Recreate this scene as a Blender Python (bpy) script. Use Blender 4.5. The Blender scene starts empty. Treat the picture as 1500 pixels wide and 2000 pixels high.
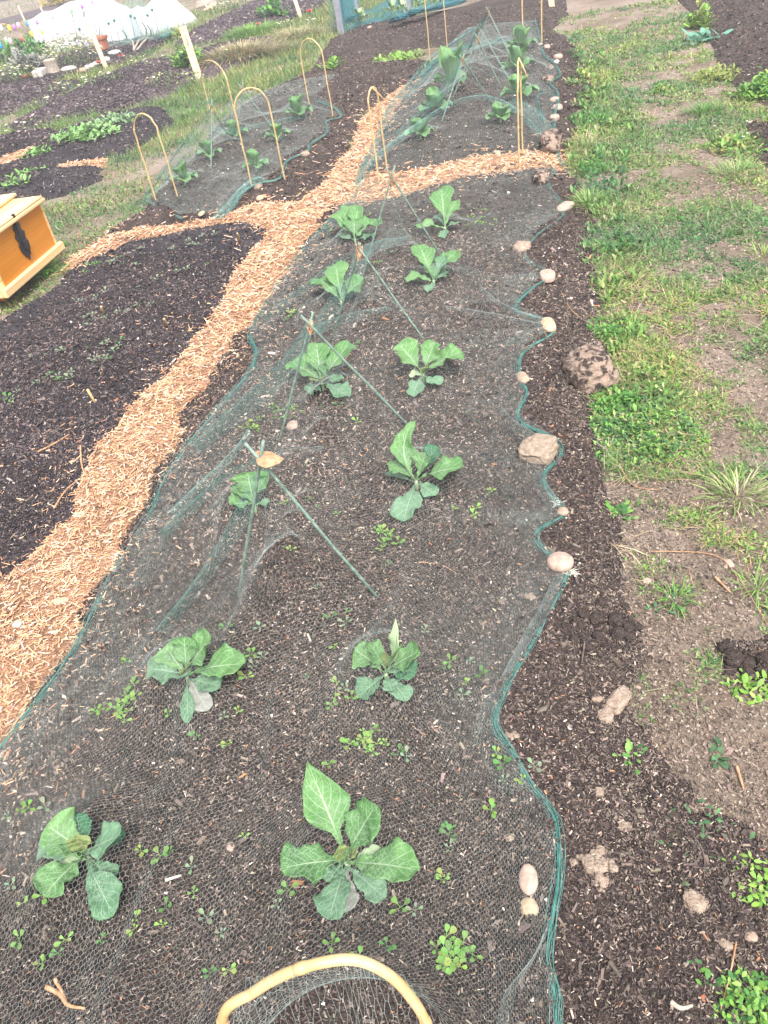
import bpy, math, random
import numpy as np
rnd = random.Random(7); rg = np.random.default_rng(11)
PI = math.pi
C = bpy.context.scene.collection
S = bpy.context.scene

# ------------------------------------------------------------------ camera
F = 1511.0; CH = 1.5
_Y = np.array([305., 1260., -F]); _Y /= np.linalg.norm(_Y)
_Z = -np.array([334., -1893., -F]); _Z /= np.linalg.norm(_Z); _Z -= _Y*_Z.dot(_Y); _Z /= np.linalg.norm(_Z)
_X = np.cross(_Y, _Z)
R = np.array([_X, _Y, _Z])                       # world = R @ camera axes
CP = np.array([0., 0., CH])
from mathutils import Matrix, Vector
cam = bpy.data.objects.new('camera', bpy.data.cameras.new('camera')); C.objects.link(cam)
cam.matrix_world = Matrix(((*R[0], 0), (*R[1], 0), (*R[2], CH), (0, 0, 0, 1)))
cam.data.sensor_fit = 'VERTICAL'; cam.data.sensor_height = 24.0; cam.data.lens = 24.0*F/2000.0
cam.data.clip_start = 0.02; cam.data.clip_end = 1500
S.camera = cam
# ------------------------------------------------------------------ sky, sun, exposure
SUN_EL, SUN_AZ = math.radians(58), math.radians(150)   # azimuth clockwise from +Y
w = bpy.data.worlds.new('World'); S.world = w; w.use_nodes = True
nt = w.node_tree; bg = nt.nodes['Background']
sky = nt.nodes.new('ShaderNodeTexSky'); sky.sky_type = 'NISHITA'; sky.sun_disc = False
sky.sun_elevation = SUN_EL; sky.sun_rotation = SUN_AZ; sky.air_density = 1.0; sky.dust_density = 4.0; sky.ozone_density = 0.6
hs = nt.nodes.new('ShaderNodeHueSaturation'); hs.inputs['Saturation'].default_value = 0.35
nt.links.new(sky.outputs[0], hs.inputs['Color']); nt.links.new(hs.outputs[0], bg.inputs[0])
bg.inputs[1].default_value = 0.15
sl = bpy.data.lights.new('sun', 'SUN'); sl.energy = 1.6; sl.angle = math.radians(10); sl.color = (1.0, 0.97, 0.93)
so = bpy.data.objects.new('sun', sl); C.objects.link(so)
dv = Vector((math.sin(SUN_AZ)*math.cos(SUN_EL), math.cos(SUN_AZ)*math.cos(SUN_EL), math.sin(SUN_EL)))
so.rotation_euler = dv.to_track_quat('Z', 'Y').to_euler()
S.view_settings.view_transform = 'Standard'; S.view_settings.look = 'None'
S.view_settings.exposure = 1.34; S.view_settings.gamma = 1.0
S.cycles.max_bounces = 5; S.cycles.transparent_max_bounces = 12

# ------------------------------------------------------------------ projection helpers
def P0(px, py, z=0.0):
    d = R @ np.array([px-750., 1000.-py, -F]); t = (z-CH)/d[2]
    return CP + d*t
def proj(p):
    c = R.T @ (np.asarray(p, float)-CP)
    return np.array([750+F*c[0]/-c[2], 1000-F*c[1]/-c[2]])
def pxs(p):                                       # metres per photo pixel at p
    return np.linalg.norm(np.asarray(p)-CP)/F
def W(pts): return np.array([P0(a, b)[:2] for a, b in pts])
# ------------------------------------------------------------------ noise
_perm = np.random.default_rng(3).random((64, 64))
def vn(x, y):
    x = np.asarray(x, float); y = np.asarray(y, float)
    xi = np.floor(x).astype(int); yi = np.floor(y).astype(int); fx = x-xi; fy = y-yi
    fx = fx*fx*(3-2*fx); fy = fy*fy*(3-2*fy)
    a = _perm[xi % 64, yi % 64]; b = _perm[(xi+1) % 64, yi % 64]; c = _perm[xi % 64, (yi+1) % 64]; d = _perm[(xi+1) % 64, (yi+1) % 64]
    return (a*(1-fx)+b*fx)*(1-fy)+(c*(1-fx)+d*fx)*fy*1.0 - 0.5
def fbm(x, y, o=4):
    s = 0; a = 1
    for k in range(o):
        s = s+a*vn(x*2**k+17.3*k, y*2**k+5.7*k); a *= .5
    return s
# ------------------------------------------------------------------ regions
class Reg: pass
REGS = []
def region(px, kind, top, fall, res, mat, label=None, edge=0.03):
    r = Reg(); r.p = W(px); r.kind = kind; r.top = top; r.fall = fall; r.res = res; r.mat = mat; r.label = label; r.edge = edge; r.grow = .25 if mat == 'soil_far' else (.03 if kind == 'bed' else -.03)
    r.lo = r.p.min(0)-.4; r.hi = r.p.max(0)+.4; REGS.append(r); return r
def sdist(p, x, y):
    n = len(p); d = np.full(x.shape, 1e9); ins = np.zeros(x.shape, bool)
    for i in range(n):
        ax, ay = p[i]; bx, by = p[(i+1) % n]; ex, ey = bx-ax, by-ay; L = ex*ex+ey*ey+1e-12
        t = np.clip(((x-ax)*ex+(y-ay)*ey)/L, 0, 1)
        d = np.minimum(d, (x-ax-t*ex)**2+(y-ay-t*ey)**2)
        if ay != by: ins ^= ((ay > y) != (by > y)) & (x < ex*(y-ay)/(by-ay)+ax)
    d = np.sqrt(d); return np.where(ins, d, -d)
def reg_h(r, x, y):
    s = sdist(r.p, x, y)+r.grow; s = s+r.edge*fbm(x*7+r.top*99, y*7, 4)
    if r.kind == 'bed':
        sp = np.maximum(s, 0)
        if r.mat == 'soil_black': x0_, y0_ = W([(40, 700)])[0]; x1_, y1_ = W([(400, 520)])[0]; dd_ = np.hypot(x1_-x0_, y1_-y0_); qn = (-(y1_-y0_)*(x-x0_)+(x1_-x0_)*(y-y0_))/dd_; s_r = .013*np.sin(qn*2*PI/.36+1.5*fbm(x*1.5, y*1.5, 2))*np.clip(s/.15, 0, 1)
        else: s_r = 0
        h = s_r-0.012+(r.top+.012)*(1-np.exp(-sp/r.fall))+np.minimum(s, 0)*1.4
        h = h+(.012*fbm(x*9, y*9, 3)+.011*np.maximum(fbm(x*33, y*33, 2), -.25)+.004*vn(x*75, y*75))*np.clip(s/.04, 0, 1)
    else:
        h = np.clip(s/.03, -2, 1)*.009+(.008*fbm(x*14, y*14, 3)+.004*vn(x*60, y*60))*np.clip(s/.04, 0, 1)
    return h, s
def ground_h(x, y): return -0.014+0.010*fbm(x*1.3, y*1.3, 3)+(.012*fbm(x*9, y*9, 3)+.011*np.maximum(fbm(x*34, y*34, 2), -.1))*np.clip(1-np.hypot(x, y)/12, 0, 1)
def Hs(x, y, rid=False):
    x = np.atleast_1d(np.asarray(x, float)); y = np.atleast_1d(np.asarray(y, float))
    h = ground_h(x, y); ids = np.full(x.shape, -1)
    for k, r in enumerate(REGS):
        m = (x > r.lo[0]) & (x < r.hi[0]) & (y > r.lo[1]) & (y < r.hi[1])
        if not m.any(): continue
        hh, s = reg_h(r, x[m], y[m]); hh = np.where(s < -.06, -1, hh)
        up = hh > h[m]; idx = np.where(m)[0][up]; h[idx] = hh[up]; ids[idx] = k
    return (h, ids) if rid else h
def H1(x, y): return float(Hs([x], [y])[0])
def P(px, py, z=0.0):                             # pixel -> point z above the terrain
    p = P0(px, py, z)
    for _ in range(3): p = P0(px, py, H1(p[0], p[1])+z)
    return p
def up_to(base, px, py):                          # height at which the vertical through base reaches pixel row py
    lo, hi = 0., 3.
    for _ in range(30):
        m = (lo+hi)/2; q = proj([base[0], base[1], base[2]+m])
        if q[1] > py: lo = m
        else: hi = m
    return lo
# ------------------------------------------------------------------ materials
MATS = {}
def nodes(name):
    m = bpy.data.materials.new(name); m.use_nodes = True; MATS[name] = m
    t = m.node_tree; b = t.nodes['Principled BSDF']; return m, t, b
def N(t, ty, **k):
    n = t.nodes.new(ty)
    for a, v in k.items():
        if a.startswith('i_'): n.inputs[a[2:].replace('_', ' ')].default_value = v
        else: setattr(n, a, v)
    return n
def ramp(t, src, stops, interp='LINEAR'):
    r = t.nodes.new('ShaderNodeValToRGB'); e = r.color_ramp; e.interpolation = interp
    while len(e.elements) < len(stops): e.elements.new(0.5)
    for el, (p, c) in zip(e.elements, stops): el.position = p; el.color = (*c, 1) if len(c) == 3 else c
    t.links.new(src, r.inputs[0]); return r
def mixc(t, f, a, b, mode='MIX'):
    m = t.nodes.new('ShaderNodeMix'); m.data_type = 'RGBA'; m.blend_type = mode
    if isinstance(f, (int, float)): m.inputs[0].default_value = f
    else: t.links.new(f, m.inputs[0])
    for s, v in ((6, a), (7, b)):
        if isinstance(v, tuple): m.inputs[s].default_value = (*v, 1)
        else: t.links.new(v, m.inputs[s])
    return m.outputs[2]
def bump(t, b, h, st, dist):
    n = N(t, 'ShaderNodeBump'); n.inputs['Strength'].default_value = st; n.inputs['Distance'].default_value = dist
    t.links.new(h, n.inputs['Height']); t.links.new(n.outputs[0], b.inputs['Normal'])
def tex(t, ty, scale, co=None, **k):
    n = t.nodes.new(ty); n.inputs['Scale'].default_value = scale
    for a, v in k.items(): n.inputs[a].default_value = v
    if co is None: co = t.nodes.new('ShaderNodeTexCoord').outputs['Object']
    t.links.new(co, n.inputs['Vector']); return n
def soil_mat(name, base, mid, lite, fine=150.):
    m, t, b = nodes(name)
    n = tex(t, 'ShaderNodeTexNoise', 4.0, Detail=6.0, Roughness=.65)
    v = tex(t, 'ShaderNodeTexVoronoi', fine); v2 = tex(t, 'ShaderNodeTexVoronoi', fine*.37)
    c1 = ramp(t, v.outputs['Color'], [(0, base), (.45, mid), (.72, base), (.9, lite), (1, mid)])
    c2 = ramp(t, v2.outputs['Color'], [(0, base), (.6, mid), (1, base)])
    c = mixc(t, .5, c1.outputs[0], c2.outputs[0])
    d = ramp(t, n.outputs[0], [(.3, (.6, .6, .6)), (.7, (1.3, 1.3, 1.3))])
    c = mixc(t, 1.0, c, d.outputs[0], 'MULTIPLY')
    t.links.new(c, b.inputs['Base Color']); b.inputs['Roughness'].default_value = .95; b.inputs['Specular IOR Level'].default_value = .2
    n2 = tex(t, 'ShaderNodeTexNoise', fine*.7, Detail=5.0, Roughness=.7)
    a = N(t, 'ShaderNodeMath', operation='ADD'); t.links.new(n2.outputs[0], a.inputs[0]); t.links.new(v.outputs['Distance'], a.inputs[1])
    bump(t, b, a.outputs[0], 1.0, .006); return m
soil_mat('soil_brown', (.034, .025, .023), (.092, .068, .059), (.21, .158, .132), 210.)
soil_mat('soil_black', (.020, .017, .021), (.062, .051, .055), (.16, .13, .125), 200.)
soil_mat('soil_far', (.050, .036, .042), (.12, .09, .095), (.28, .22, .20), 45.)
soil_mat('chip_bed', (.22, .12, .075), (.40, .23, .14), (.54, .36, .25), 140.)
m, t, b = nodes('dry_ground')
n = tex(t, 'ShaderNodeTexNoise', 1.6, Detail=8.0, Roughness=.62); n2 = tex(t, 'ShaderNodeTexNoise', 45., Detail=6., Roughness=.7); v = tex(t, 'ShaderNodeTexVoronoi', 120.)
a = ramp(t, n.outputs[0], [(.26, (.13, .105, .07)), (.42, (.21, .16, .12)), (.54, (.29, .225, .18)), (.72, (.37, .30, .25))])
c = mixc(t, .6, a.outputs[0], ramp(t, n2.outputs[0], [(.3, (.45, .42, .40)), (.7, (1.25, 1.25, 1.25))]).outputs[0], 'MULTIPLY')
c = mixc(t, .35, c, ramp(t, v.outputs['Color'], [(0, (.5, .5, .5)), (.5, (1, 1, 1)), (1, (1.4, 1.35, 1.3))]).outputs[0], 'MULTIPLY')
t.links.new(c, b.inputs['Base Color']); b.inputs['Roughness'].default_value = .95; b.inputs['Specular IOR Level'].default_value = .2
bump(t, b, n2.outputs[0], 1., .02)
def colmat(name, rough=.8, trans=0., spec=.3):
    m, t, b = nodes(name); a = N(t, 'ShaderNodeAttribute', attribute_name='Col')
    t.links.new(a.outputs['Color'], b.inputs['Base Color']); b.inputs['Roughness'].default_value = rough; b.inputs['Specular IOR Level'].default_value = spec
    if trans:
        tr = N(t, 'ShaderNodeBsdfTranslucent'); t.links.new(a.outputs['Color'], tr.inputs[0]); mx = N(t, 'ShaderNodeMixShader'); mx.inputs[0].default_value = trans
        t.links.new(b.outputs[0], mx.inputs[1]); t.links.new(tr.outputs[0], mx.inputs[2]); t.links.new(mx.outputs[0], t.nodes['Material Output'].inputs[0])
    return m
colmat('bits'); colmat('foliage', .6, .3)
def noisy(name, c1, c2, scale, rough=.8, bs=.5, bd=.004, spec=.3, detail=6., lo=.35, hi=.65):
    m, t, b = nodes(name); n = tex(t, 'ShaderNodeTexNoise', scale, Detail=detail, Roughness=.6)
    t.links.new(ramp(t, n.outputs[0], [(lo, c1), (hi, c2)]).outputs[0], b.inputs['Base Color'])
    b.inputs['Roughness'].default_value = rough; b.inputs['Specular IOR Level'].default_value = spec
    n3 = tex(t, 'ShaderNodeTexNoise', scale*3, Detail=6.); bump(t, b, n3.outputs[0], bs, bd); return m
noisy('net', (.13, .175, .16), (.33, .38, .35), 30., .4, 0, .001, .5)
noisy('net_teal', (.05, .19, .16), (.17, .33, .29), 40., .45, 0, .001, .5)
noisy('net_edge', (.015, .11, .09), (.07, .25, .21), 60., .4, 0, .001, .5)
noisy('net_blue', (.01, .10, .12), (.03, .17, .19), 40., .5, 0, .001, .4)
noisy('bamboo', (.46, .31, .13), (.60, .45, .24), 25., .45, .3, .002, .4)
noisy('cane_green', (.09, .15, .12), (.22, .30, .24), 60., .5, .3, .001, .4)
noisy('dry_leaf', (.34, .17, .08), (.55, .33, .20), 60., .8)
noisy('pebble_pink', (.31, .215, .17), (.46, .34, .275), 60., .7, .3, .002)
noisy('pebble_cream', (.36, .27, .17), (.50, .40, .27), 60., .7, .3, .002)
noisy('pebble_tan', (.24, .17, .125), (.38, .29, .22), 60., .8, .5, .003)
noisy('rock_tan', (.24, .18, .13), (.38, .30, .23), 60., .95, 1., .006)
noisy('clod', (.04, .03, .027), (.30, .22, .17), 26., .95, 1., .01, .2, 8., .44, .54)
noisy('clod_light', (.22, .16, .12), (.40, .31, .24), 60., .95, 1., .008)
noisy('white_stone', (.36, .33, .30), (.54, .50, .46), 40., .8)
noisy('raw_wood', (.50, .36, .24), (.66, .52, .38), 20., .7)
noisy('grey_post', (.16, .16, .19), (.24, .24, .28), 20., .7)
noisy('grey_wood', (.25, .20, .16), (.42, .36, .30), 30., .9, .8)
noisy('terracotta', (.33, .11, .06), (.42, .16, .09), 20., .8)
noisy('twig', (.07, .055, .045), (.18, .14, .11), 40., .9)
noisy('black_iron', (.012, .012, .014), (.03, .03, .032), 60., .55, .3, .001, .5)
noisy('pale_fibre', (.42, .39, .32), (.62, .58, .50), 60., .9)
def plain(name, c, r=.6):
    m, t, b = nodes(name); b.inputs['Base Color'].default_value = (*c, 1); b.inputs['Roughness'].default_value = r
for nm, c in dict(cup_yellow=(.8, .68, .06), cup_purple=(.40, .18, .50), cup_pink=(.78, .40, .62), cup_blue=(.02, .30, .68), cup_orange=(.85, .50, .05), cup_red=(.78, .16, .17), cup_green=(.30, .62, .30), cup_white=(.8, .8, .8), cup_dark=(.02, .12, .12), ink=(.10, .07, .07), white_paint=(.8, .8, .8), petal_red=(.7, .04, .02)).items(): plain(nm, c)
m, t, b = nodes('fleece')
n = tex(t, 'ShaderNodeTexNoise', 3., Detail=5.)
b.inputs['Base Color'].default_value = (.60, .60, .65, 1); b.inputs['Roughness'].default_value = .9
tp = N(t, 'ShaderNodeBsdfTransparent'); mx = N(t, 'ShaderNodeMixShader'); mr = N(t, 'ShaderNodeMapRange'); mr.inputs[3].default_value = .08; mr.inputs[4].default_value = .2
t.links.new(n.outputs[0], mr.inputs[0]); t.links.new(mr.outputs[0], mx.inputs[0]); t.links.new(b.outputs[0], mx.inputs[1]); t.links.new(tp.outputs[0], mx.inputs[2]); t.links.new(mx.outputs[0], t.nodes['Material Output'].inputs[0])
# pine of the chest: grain runs along the local x axis
def pine(name, c1, c2, c3, axis=0):
    m, t, b = nodes(name); tc = t.nodes.new('ShaderNodeTexCoord'); mp = N(t, 'ShaderNodeMapping')
    mp.inputs['Scale'].default_value = (.8, 10, 10); t.links.new(tc.outputs['Object'], mp.inputs[0])
    n = tex(t, 'ShaderNodeTexNoise', 1.4, mp.outputs[0], Detail=2.); 
    w_ = tex(t, 'ShaderNodeTexWave', 0.55, mp.outputs[0], Distortion=9., Detail=3.); w_.bands_direction = 'Z'; w_.inputs['Detail Scale'].default_value = .7
    n2 = tex(t, 'ShaderNodeTexNoise', 2.0, mp.outputs[0], Detail=6.); n2.inputs['Scale'].default_value = 8
    c = ramp(t, w_.outputs[0], [(0, c2), (.35, c1), (.75, c2), (1., c3)]).outputs[0]
    c = mixc(t, .3, c, ramp(t, n2.outputs[0], [(.3, c1), (.7, c2)]).outputs[0])
    t.links.new(c, b.inputs['Base Color']); b.inputs['Roughness'].default_value = .38; b.inputs['Coat Weight'].default_value = .3
    return m
pine('pine_orange', (.52, .18, .010), (.58, .22, .016), (.50, .17, .010))
pine('pine_pale', (.72, .46, .20), (.80, .55, .28), (.55, .27, .09))
# leaf: uv.x along the midrib, uv.y across (0..1)
def leaf_mat(name, c1, c2, vein, edge=None):
    m, t, b = nodes(name); uv = N(t, 'ShaderNodeUVMap', uv_map='UVMap'); sp = N(t, 'ShaderNodeSeparateXYZ'); t.links.new(uv.outputs[0], sp.inputs[0])
    def M(op, a, b_=None, c_=None):
        n = N(t, 'ShaderNodeMath', operation=op)
        for i, v in enumerate((a, b_, c_)):
            if v is None: continue
            if isinstance(v, (int, float)): n.inputs[i].default_value = v
            else: t.links.new(v, n.inputs[i])
        return n.outputs[0]
    av = M('ABSOLUTE', M('MULTIPLY_ADD', sp.outputs[1], 2., -1.))          # 0 on the midrib, 1 at the margin
    u = sp.outputs[0]
    n0 = tex(t, 'ShaderNodeTexNoise', 14., Detail=3.)
    wob = M('MULTIPLY', n0.outputs[0], .10)
    u2 = M('ADD', M('MULTIPLY_ADD', av, -.30, u), wob)
    fr = M('PINGPONG', M('MULTIPLY', u2, 7.5), .5)
    sv = M('GREATER_THAN', M('MULTIPLY_ADD', av, -.035, .075), fr)
    rib = M('LESS_THAN', av, M('MULTIPLY_ADD', u, -.075, .085))
    vor = tex(t, 'ShaderNodeTexVoronoi', 75.); vor.feature = 'DISTANCE_TO_EDGE'
    tv = M('MULTIPLY', M('LESS_THAN', vor.outputs[0], .05), .28)
    f = M('MAXIMUM', M('MULTIPLY', sv, .5), M('MAXIMUM', M('MULTIPLY', rib, .9), tv))
    n1 = tex(t, 'ShaderNodeTexNoise', 16., Detail=4.)
    oi = N(t, 'ShaderNodeObjectInfo')
    base = ramp(t, M('ADD', M('MULTIPLY', n1.outputs[0], .7), M('MULTIPLY', oi.outputs['Random'], .3)), [(.25, c1), (.7, c2)]).outputs[0]
    c = mixc(t, f, base, vein)
    t.links.new(c, b.inputs['Base Color']); b.inputs['Roughness'].default_value = .55; b.inputs['Specular IOR Level'].default_value = .35
    bump(t, b, M('ADD', M('MULTIPLY', f, -.6), n1.outputs[0]), .5, .003)
    tr = N(t, 'ShaderNodeBsdfTranslucent'); t.links.new(c, tr.inputs[0]); mx = N(t, 'ShaderNodeMixShader'); mx.inputs[0].default_value = .22
    t.links.new(b.outputs[0], mx.inputs[1]); t.links.new(tr.outputs[0], mx.inputs[2]); t.links.new(mx.outputs[0], t.nodes['Material Output'].inputs[0])
    return m
leaf_mat('leaf_green', (.070, .19, .055), (.15, .305, .10), (.36, .48, .30))
leaf_mat('leaf_blue', (.075, .18, .085), (.15, .28, .16), (.32, .43, .31))
leaf_mat('leaf_dark', (.03, .12, .055), (.06, .19, .085), (.20, .34, .22))
leaf_mat('leaf_young', (.14, .22, .05), (.25, .33, .09), (.32, .25, .17))
leaf_mat('leaf_pale', (.30, .42, .22), (.44, .55, .33), (.55, .62, .42))
leaf_mat('leaf_grey', (.26, .27, .23), (.36, .36, .32), (.42, .43, .38))
leaf_mat('leaf_cab', (.11, .25, .11), (.19, .36, .17), (.34, .48, .30))

# ------------------------------------------------------------------ mesh helpers
def mesh_np(name, v, f, mat, parent=None, col=None, uv=None, smooth=False, link=True):
    v = np.asarray(v, np.float32); f = np.asarray(f, np.int32); k = f.shape[1]
    me = bpy.data.meshes.new(name); me.vertices.add(len(v)); me.vertices.foreach_set('co', v.ravel())
    me.loops.add(f.size); me.loops.foreach_set('vertex_index', f.ravel())
    me.polygons.add(len(f)); me.polygons.foreach_set('loop_start', np.arange(0, f.size, k, dtype=np.int32))
    if smooth: me.polygons.foreach_set('use_smooth', np.ones(len(f), bool))
    else: me.polygons.foreach_set('use_smooth', np.zeros(len(f), bool))
    if col is not None:
        a = me.color_attributes.new('Col', 'FLOAT_COLOR', 'POINT'); cc = np.ones((len(v), 4), np.float32); cc[:, :3] = col; a.data.foreach_set('color', cc.ravel())
    if uv is not None:
        l = me.uv_layers.new(name='UVMap'); l.data.foreach_set('uv', np.asarray(uv, np.float32)[f.ravel()].ravel())
    me.update(calc_edges=True); me.validate()
    me.materials.append(MATS[mat]); o = bpy.data.objects.new(name, me)
    if link: C.objects.link(o)
    if parent is not None: o.parent = parent
    return o
class MB:
    def __init__(s): s.v = []; s.f = []; s.n = 0
    def add(s, v, f):
        s.v.append(np.asarray(v, float)); s.f += [tuple(i+s.n for i in q) for q in f]; s.n += len(v)
    def build(s, name, mat, parent=None, smooth=False):
        me = bpy.data.meshes.new(name); me.from_pydata(np.vstack(s.v).tolist(), [], s.f); me.update()
        if smooth: me.polygons.foreach_set('use_smooth', np.ones(len(me.polygons), bool))
        me.materials.append(MATS[mat]); o = bpy.data.objects.new(name, me); C.objects.link(o)
        if parent is not None: o.parent = parent
        return o
def tube(mb, pts, r, n=8, close=True):
    pts = np.asarray(pts, float); m = len(pts); r = np.broadcast_to(np.asarray(r, float), (m,))
    T = np.gradient(pts, axis=0); T /= np.linalg.norm(T, axis=1)[:, None]+1e-9
    u = np.cross(T[0], [0.3, .1, 1.]); 
    if np.linalg.norm(u) < 1e-3: u = np.cross(T[0], [1., 0, 0])
    u /= np.linalg.norm(u); V = []
    for i in range(m):
        u = u-T[i]*u.dot(T[i]); u /= np.linalg.norm(u)+1e-9; w_ = np.cross(T[i], u)
        for k in range(n):
            a = 2*PI*k/n; V.append(pts[i]+r[i]*(u*math.cos(a)+w_*math.sin(a)))
    f = [(i*n+k, i*n+(k+1) % n, (i+1)*n+(k+1) % n, (i+1)*n+k) for i in range(m-1) for k in range(n)]
    if close: f += [tuple(reversed(range(n))), tuple((m-1)*n+k for k in range(n))]
    mb.add(V, f)
def box(mb, c, s, rot=None, bev=0.):
    hx, hy, hz = [q/2 for q in s]
    if bev:
        e = bev; V = []; 
        for z, ee in ((-hz, e), (-hz+e, 0), (hz-e, 0), (hz, e)):
            for x, y in ((-1, -1), (1, -1), (1, 1), (-1, 1)): V.append((x*(hx-ee), y*(hy-ee), z))
        f = [(3, 2, 1, 0), (12, 13, 14, 15)]+[(i*4+k, i*4+(k+1) % 4, (i+1)*4+(k+1) % 4, (i+1)*4+k) for i in range(3) for k in range(4)]
    else:
        V = [(x*hx, y*hy, z*hz) for z in (-1, 1) for x, y in ((-1, -1), (1, -1), (1, 1), (-1, 1))]
        f = [(3, 2, 1, 0), (4, 5, 6, 7)]+[(k, (k+1) % 4, 4+(k+1) % 4, 4+k) for k in range(4)]
    V = np.array(V, float)
    if rot is not None: V = V @ np.array(rot).T
    mb.add(V+np.asarray(c), f)
def smooth_path(pts, n):
    pts = np.asarray(pts, float); m = len(pts); t = np.linspace(0, m-1, n); out = []
    for q in t:
        i = min(int(q), m-2); f = q-i; p0 = pts[max(i-1, 0)]; p1 = pts[i]; p2 = pts[i+1]; p3 = pts[min(i+2, m-1)]
        out.append(.5*((2*p1)+(-p0+p2)*f+(2*p0-5*p1+4*p2-p3)*f*f+(-p0+3*p1-3*p2+p3)*f**3))
    return np.array(out)
def tag(o, label, cat, group=None, kind=None):
    if label: o['label'] = label
    if cat: o['category'] = cat
    if group: o['group'] = group
    if kind: o['kind'] = kind
    return o
def empty(name, loc, label, cat, group=None):
    o = bpy.data.objects.new(name, None); C.objects.link(o); o.location = Vector([float(q) for q in loc]); o.empty_display_size = .05
    return tag(o, label, cat, group)
def child(o, parent):                              # keep world-space geometry under an empty that is only translated
    o.parent = parent; o.matrix_parent_inverse = Matrix.Translation(-parent.location); return o
exec_later = []

# ------------------------------------------------------------------ the beds and paths (pixel outlines of the ground plan)
region([(-500, 1500), (0, 1125), (60, 1080), (130, 1010), (150, 930), (185, 870), (240, 800), (300, 750), (340, 700), (390, 640), (430, 590), (455, 530), (500, 480), (520, 450), (470, 430), (350, 450), (250, 470), (190, 505), (125, 525), (150, 495), (220, 450), (320, 440), (430, 425), (500, 395), (580, 395), (620, 370), (650, 330), (690, 280), (710, 225), (760, 185), (800, 160), (785, 205), (745, 270), (715, 335), (800, 335), (870, 318), (950, 303), (1060, 292), (1115, 298), (1095, 332), (1060, 330), (900, 352), (760, 390), (660, 408), (600, 480), (530, 575), (480, 650), (430, 720), (370, 800), (330, 890), (225, 1100), (130, 1280), (0, 1470), (-400, 1950)], 'chip', .01, .1, .014, 'chip_bed', edge=.06)
bedA = region([(-500, 2400), (-400, 1850), (0, 1450), (125, 1270), (215, 1105), (320, 900), (360, 805), (420, 722), (470, 655), (520, 580), (590, 485), (650, 400), (760, 384), (900, 346), (1060, 325), (1105, 330), (1140, 430), (1160, 600), (1140, 760), (1165, 900), (1200, 1040), (1230, 1200), (1225, 1330), (1235, 1450), (1330, 1580), (1520, 1680), (1640, 1900), (1500, 2500), (900, 2800)], 'bed', .035, .20, .0095, 'soil_brown', edge=.09)
bedB = region([(715, 342), (800, 340), (870, 323), (950, 309), (1050, 297), (1098, 302), (1120, 250), (1150, 170), (1130, 110), (1100, 70), (1060, 50), (960, 78), (900, 92), (855, 115), (805, 160), (775, 210), (740, 270)], 'bed', .05, .2, .02, 'soil_brown')
bedC = region([(190, 470), (230, 440), (290, 405), (330, 345), (395, 290), (430, 240), (500, 188), (560, 162), (640, 140), (700, 126), (832, 117), (800, 160), (752, 185), (702, 225), (680, 280), (645, 333), (615, 370), (580, 397), (500, 392), (430, 427), (300, 442)], 'bed', .06, .2, .022, 'soil_brown')
bedE = region([(480, 215), (530, 175), (612, 135), (650, 75), (700, 55), (900, 15), (1000, -20), (1100, -20), (1105, 30), (1070, 62), (1000, 80), (920, 86), (840, 92), (760, 108), (690, 128), (560, 172)], 'bed', .07, .3, .035, 'soil_brown')
bedF = region([(-700, 1500), (-500, 900), (-200, 740), (0, 625), (60, 590), (110, 560), (150, 520), (200, 500), (250, 475), (350, 452), (470, 435), (520, 450), (500, 482), (455, 532), (425, 595), (385, 645), (335, 703), (295, 755), (240, 805), (185, 875), (145, 935), (130, 1015), (60, 1085), (0, 1130), (-300, 1340)], 'bed', .07, .25, .014, 'soil_black')
bedG1 = region([(115, 262), (200, 232), (310, 210), (338, 235), (322, 252), (240, 300), (130, 318), (60, 345), (-60, 375), (-60, 350), (30, 322), (65, 290)], 'bed', .09, .2, .03, 'soil_black')
region([(-80, 310), (50, 285), (115, 260), (65, 300), (30, 330), (-80, 365)], 'chip', .01, .1, .03, 'chip_bed')
bedG2 = region([(-80, 290), (60, 258), (112, 255), (85, 280), (0, 312), (-80, 330)], 'bed', .08, .2, .03, 'soil_black')
region([(85, 338), (130, 318), (200, 310), (205, 325), (150, 330), (-80, 378), (-80, 362)], 'chip', .01, .1, .03, 'chip_bed')
bedG3 = region([(-80, 380), (80, 338), (150, 326), (192, 328), (188, 350), (120, 380), (60, 395), (-80, 440)], 'bed', .08, .2, .03, 'soil_black')
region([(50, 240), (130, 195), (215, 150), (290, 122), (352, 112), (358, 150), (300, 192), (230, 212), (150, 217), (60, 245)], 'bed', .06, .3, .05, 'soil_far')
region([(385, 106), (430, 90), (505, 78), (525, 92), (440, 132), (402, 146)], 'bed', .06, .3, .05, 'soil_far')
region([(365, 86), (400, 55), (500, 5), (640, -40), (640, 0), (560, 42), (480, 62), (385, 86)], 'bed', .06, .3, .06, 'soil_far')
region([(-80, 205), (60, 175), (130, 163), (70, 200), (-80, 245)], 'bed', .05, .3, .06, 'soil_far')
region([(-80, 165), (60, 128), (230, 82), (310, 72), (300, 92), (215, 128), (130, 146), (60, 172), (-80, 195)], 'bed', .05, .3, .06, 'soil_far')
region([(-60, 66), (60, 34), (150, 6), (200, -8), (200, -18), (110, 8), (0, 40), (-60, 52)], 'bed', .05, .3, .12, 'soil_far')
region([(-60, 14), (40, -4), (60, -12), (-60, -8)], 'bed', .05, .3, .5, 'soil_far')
region([(1310, -20), (1700, -60), (1800, 330), (1520, 215), (1440, 165), (1405, 110), (1385, 50)], 'bed', .06, .3, .035, 'soil_brown')
region([(1465, 235), (1700, 260), (1700, 420), (1500, 320)], 'bed', .03, .2, .03, 'soil_brown')
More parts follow.
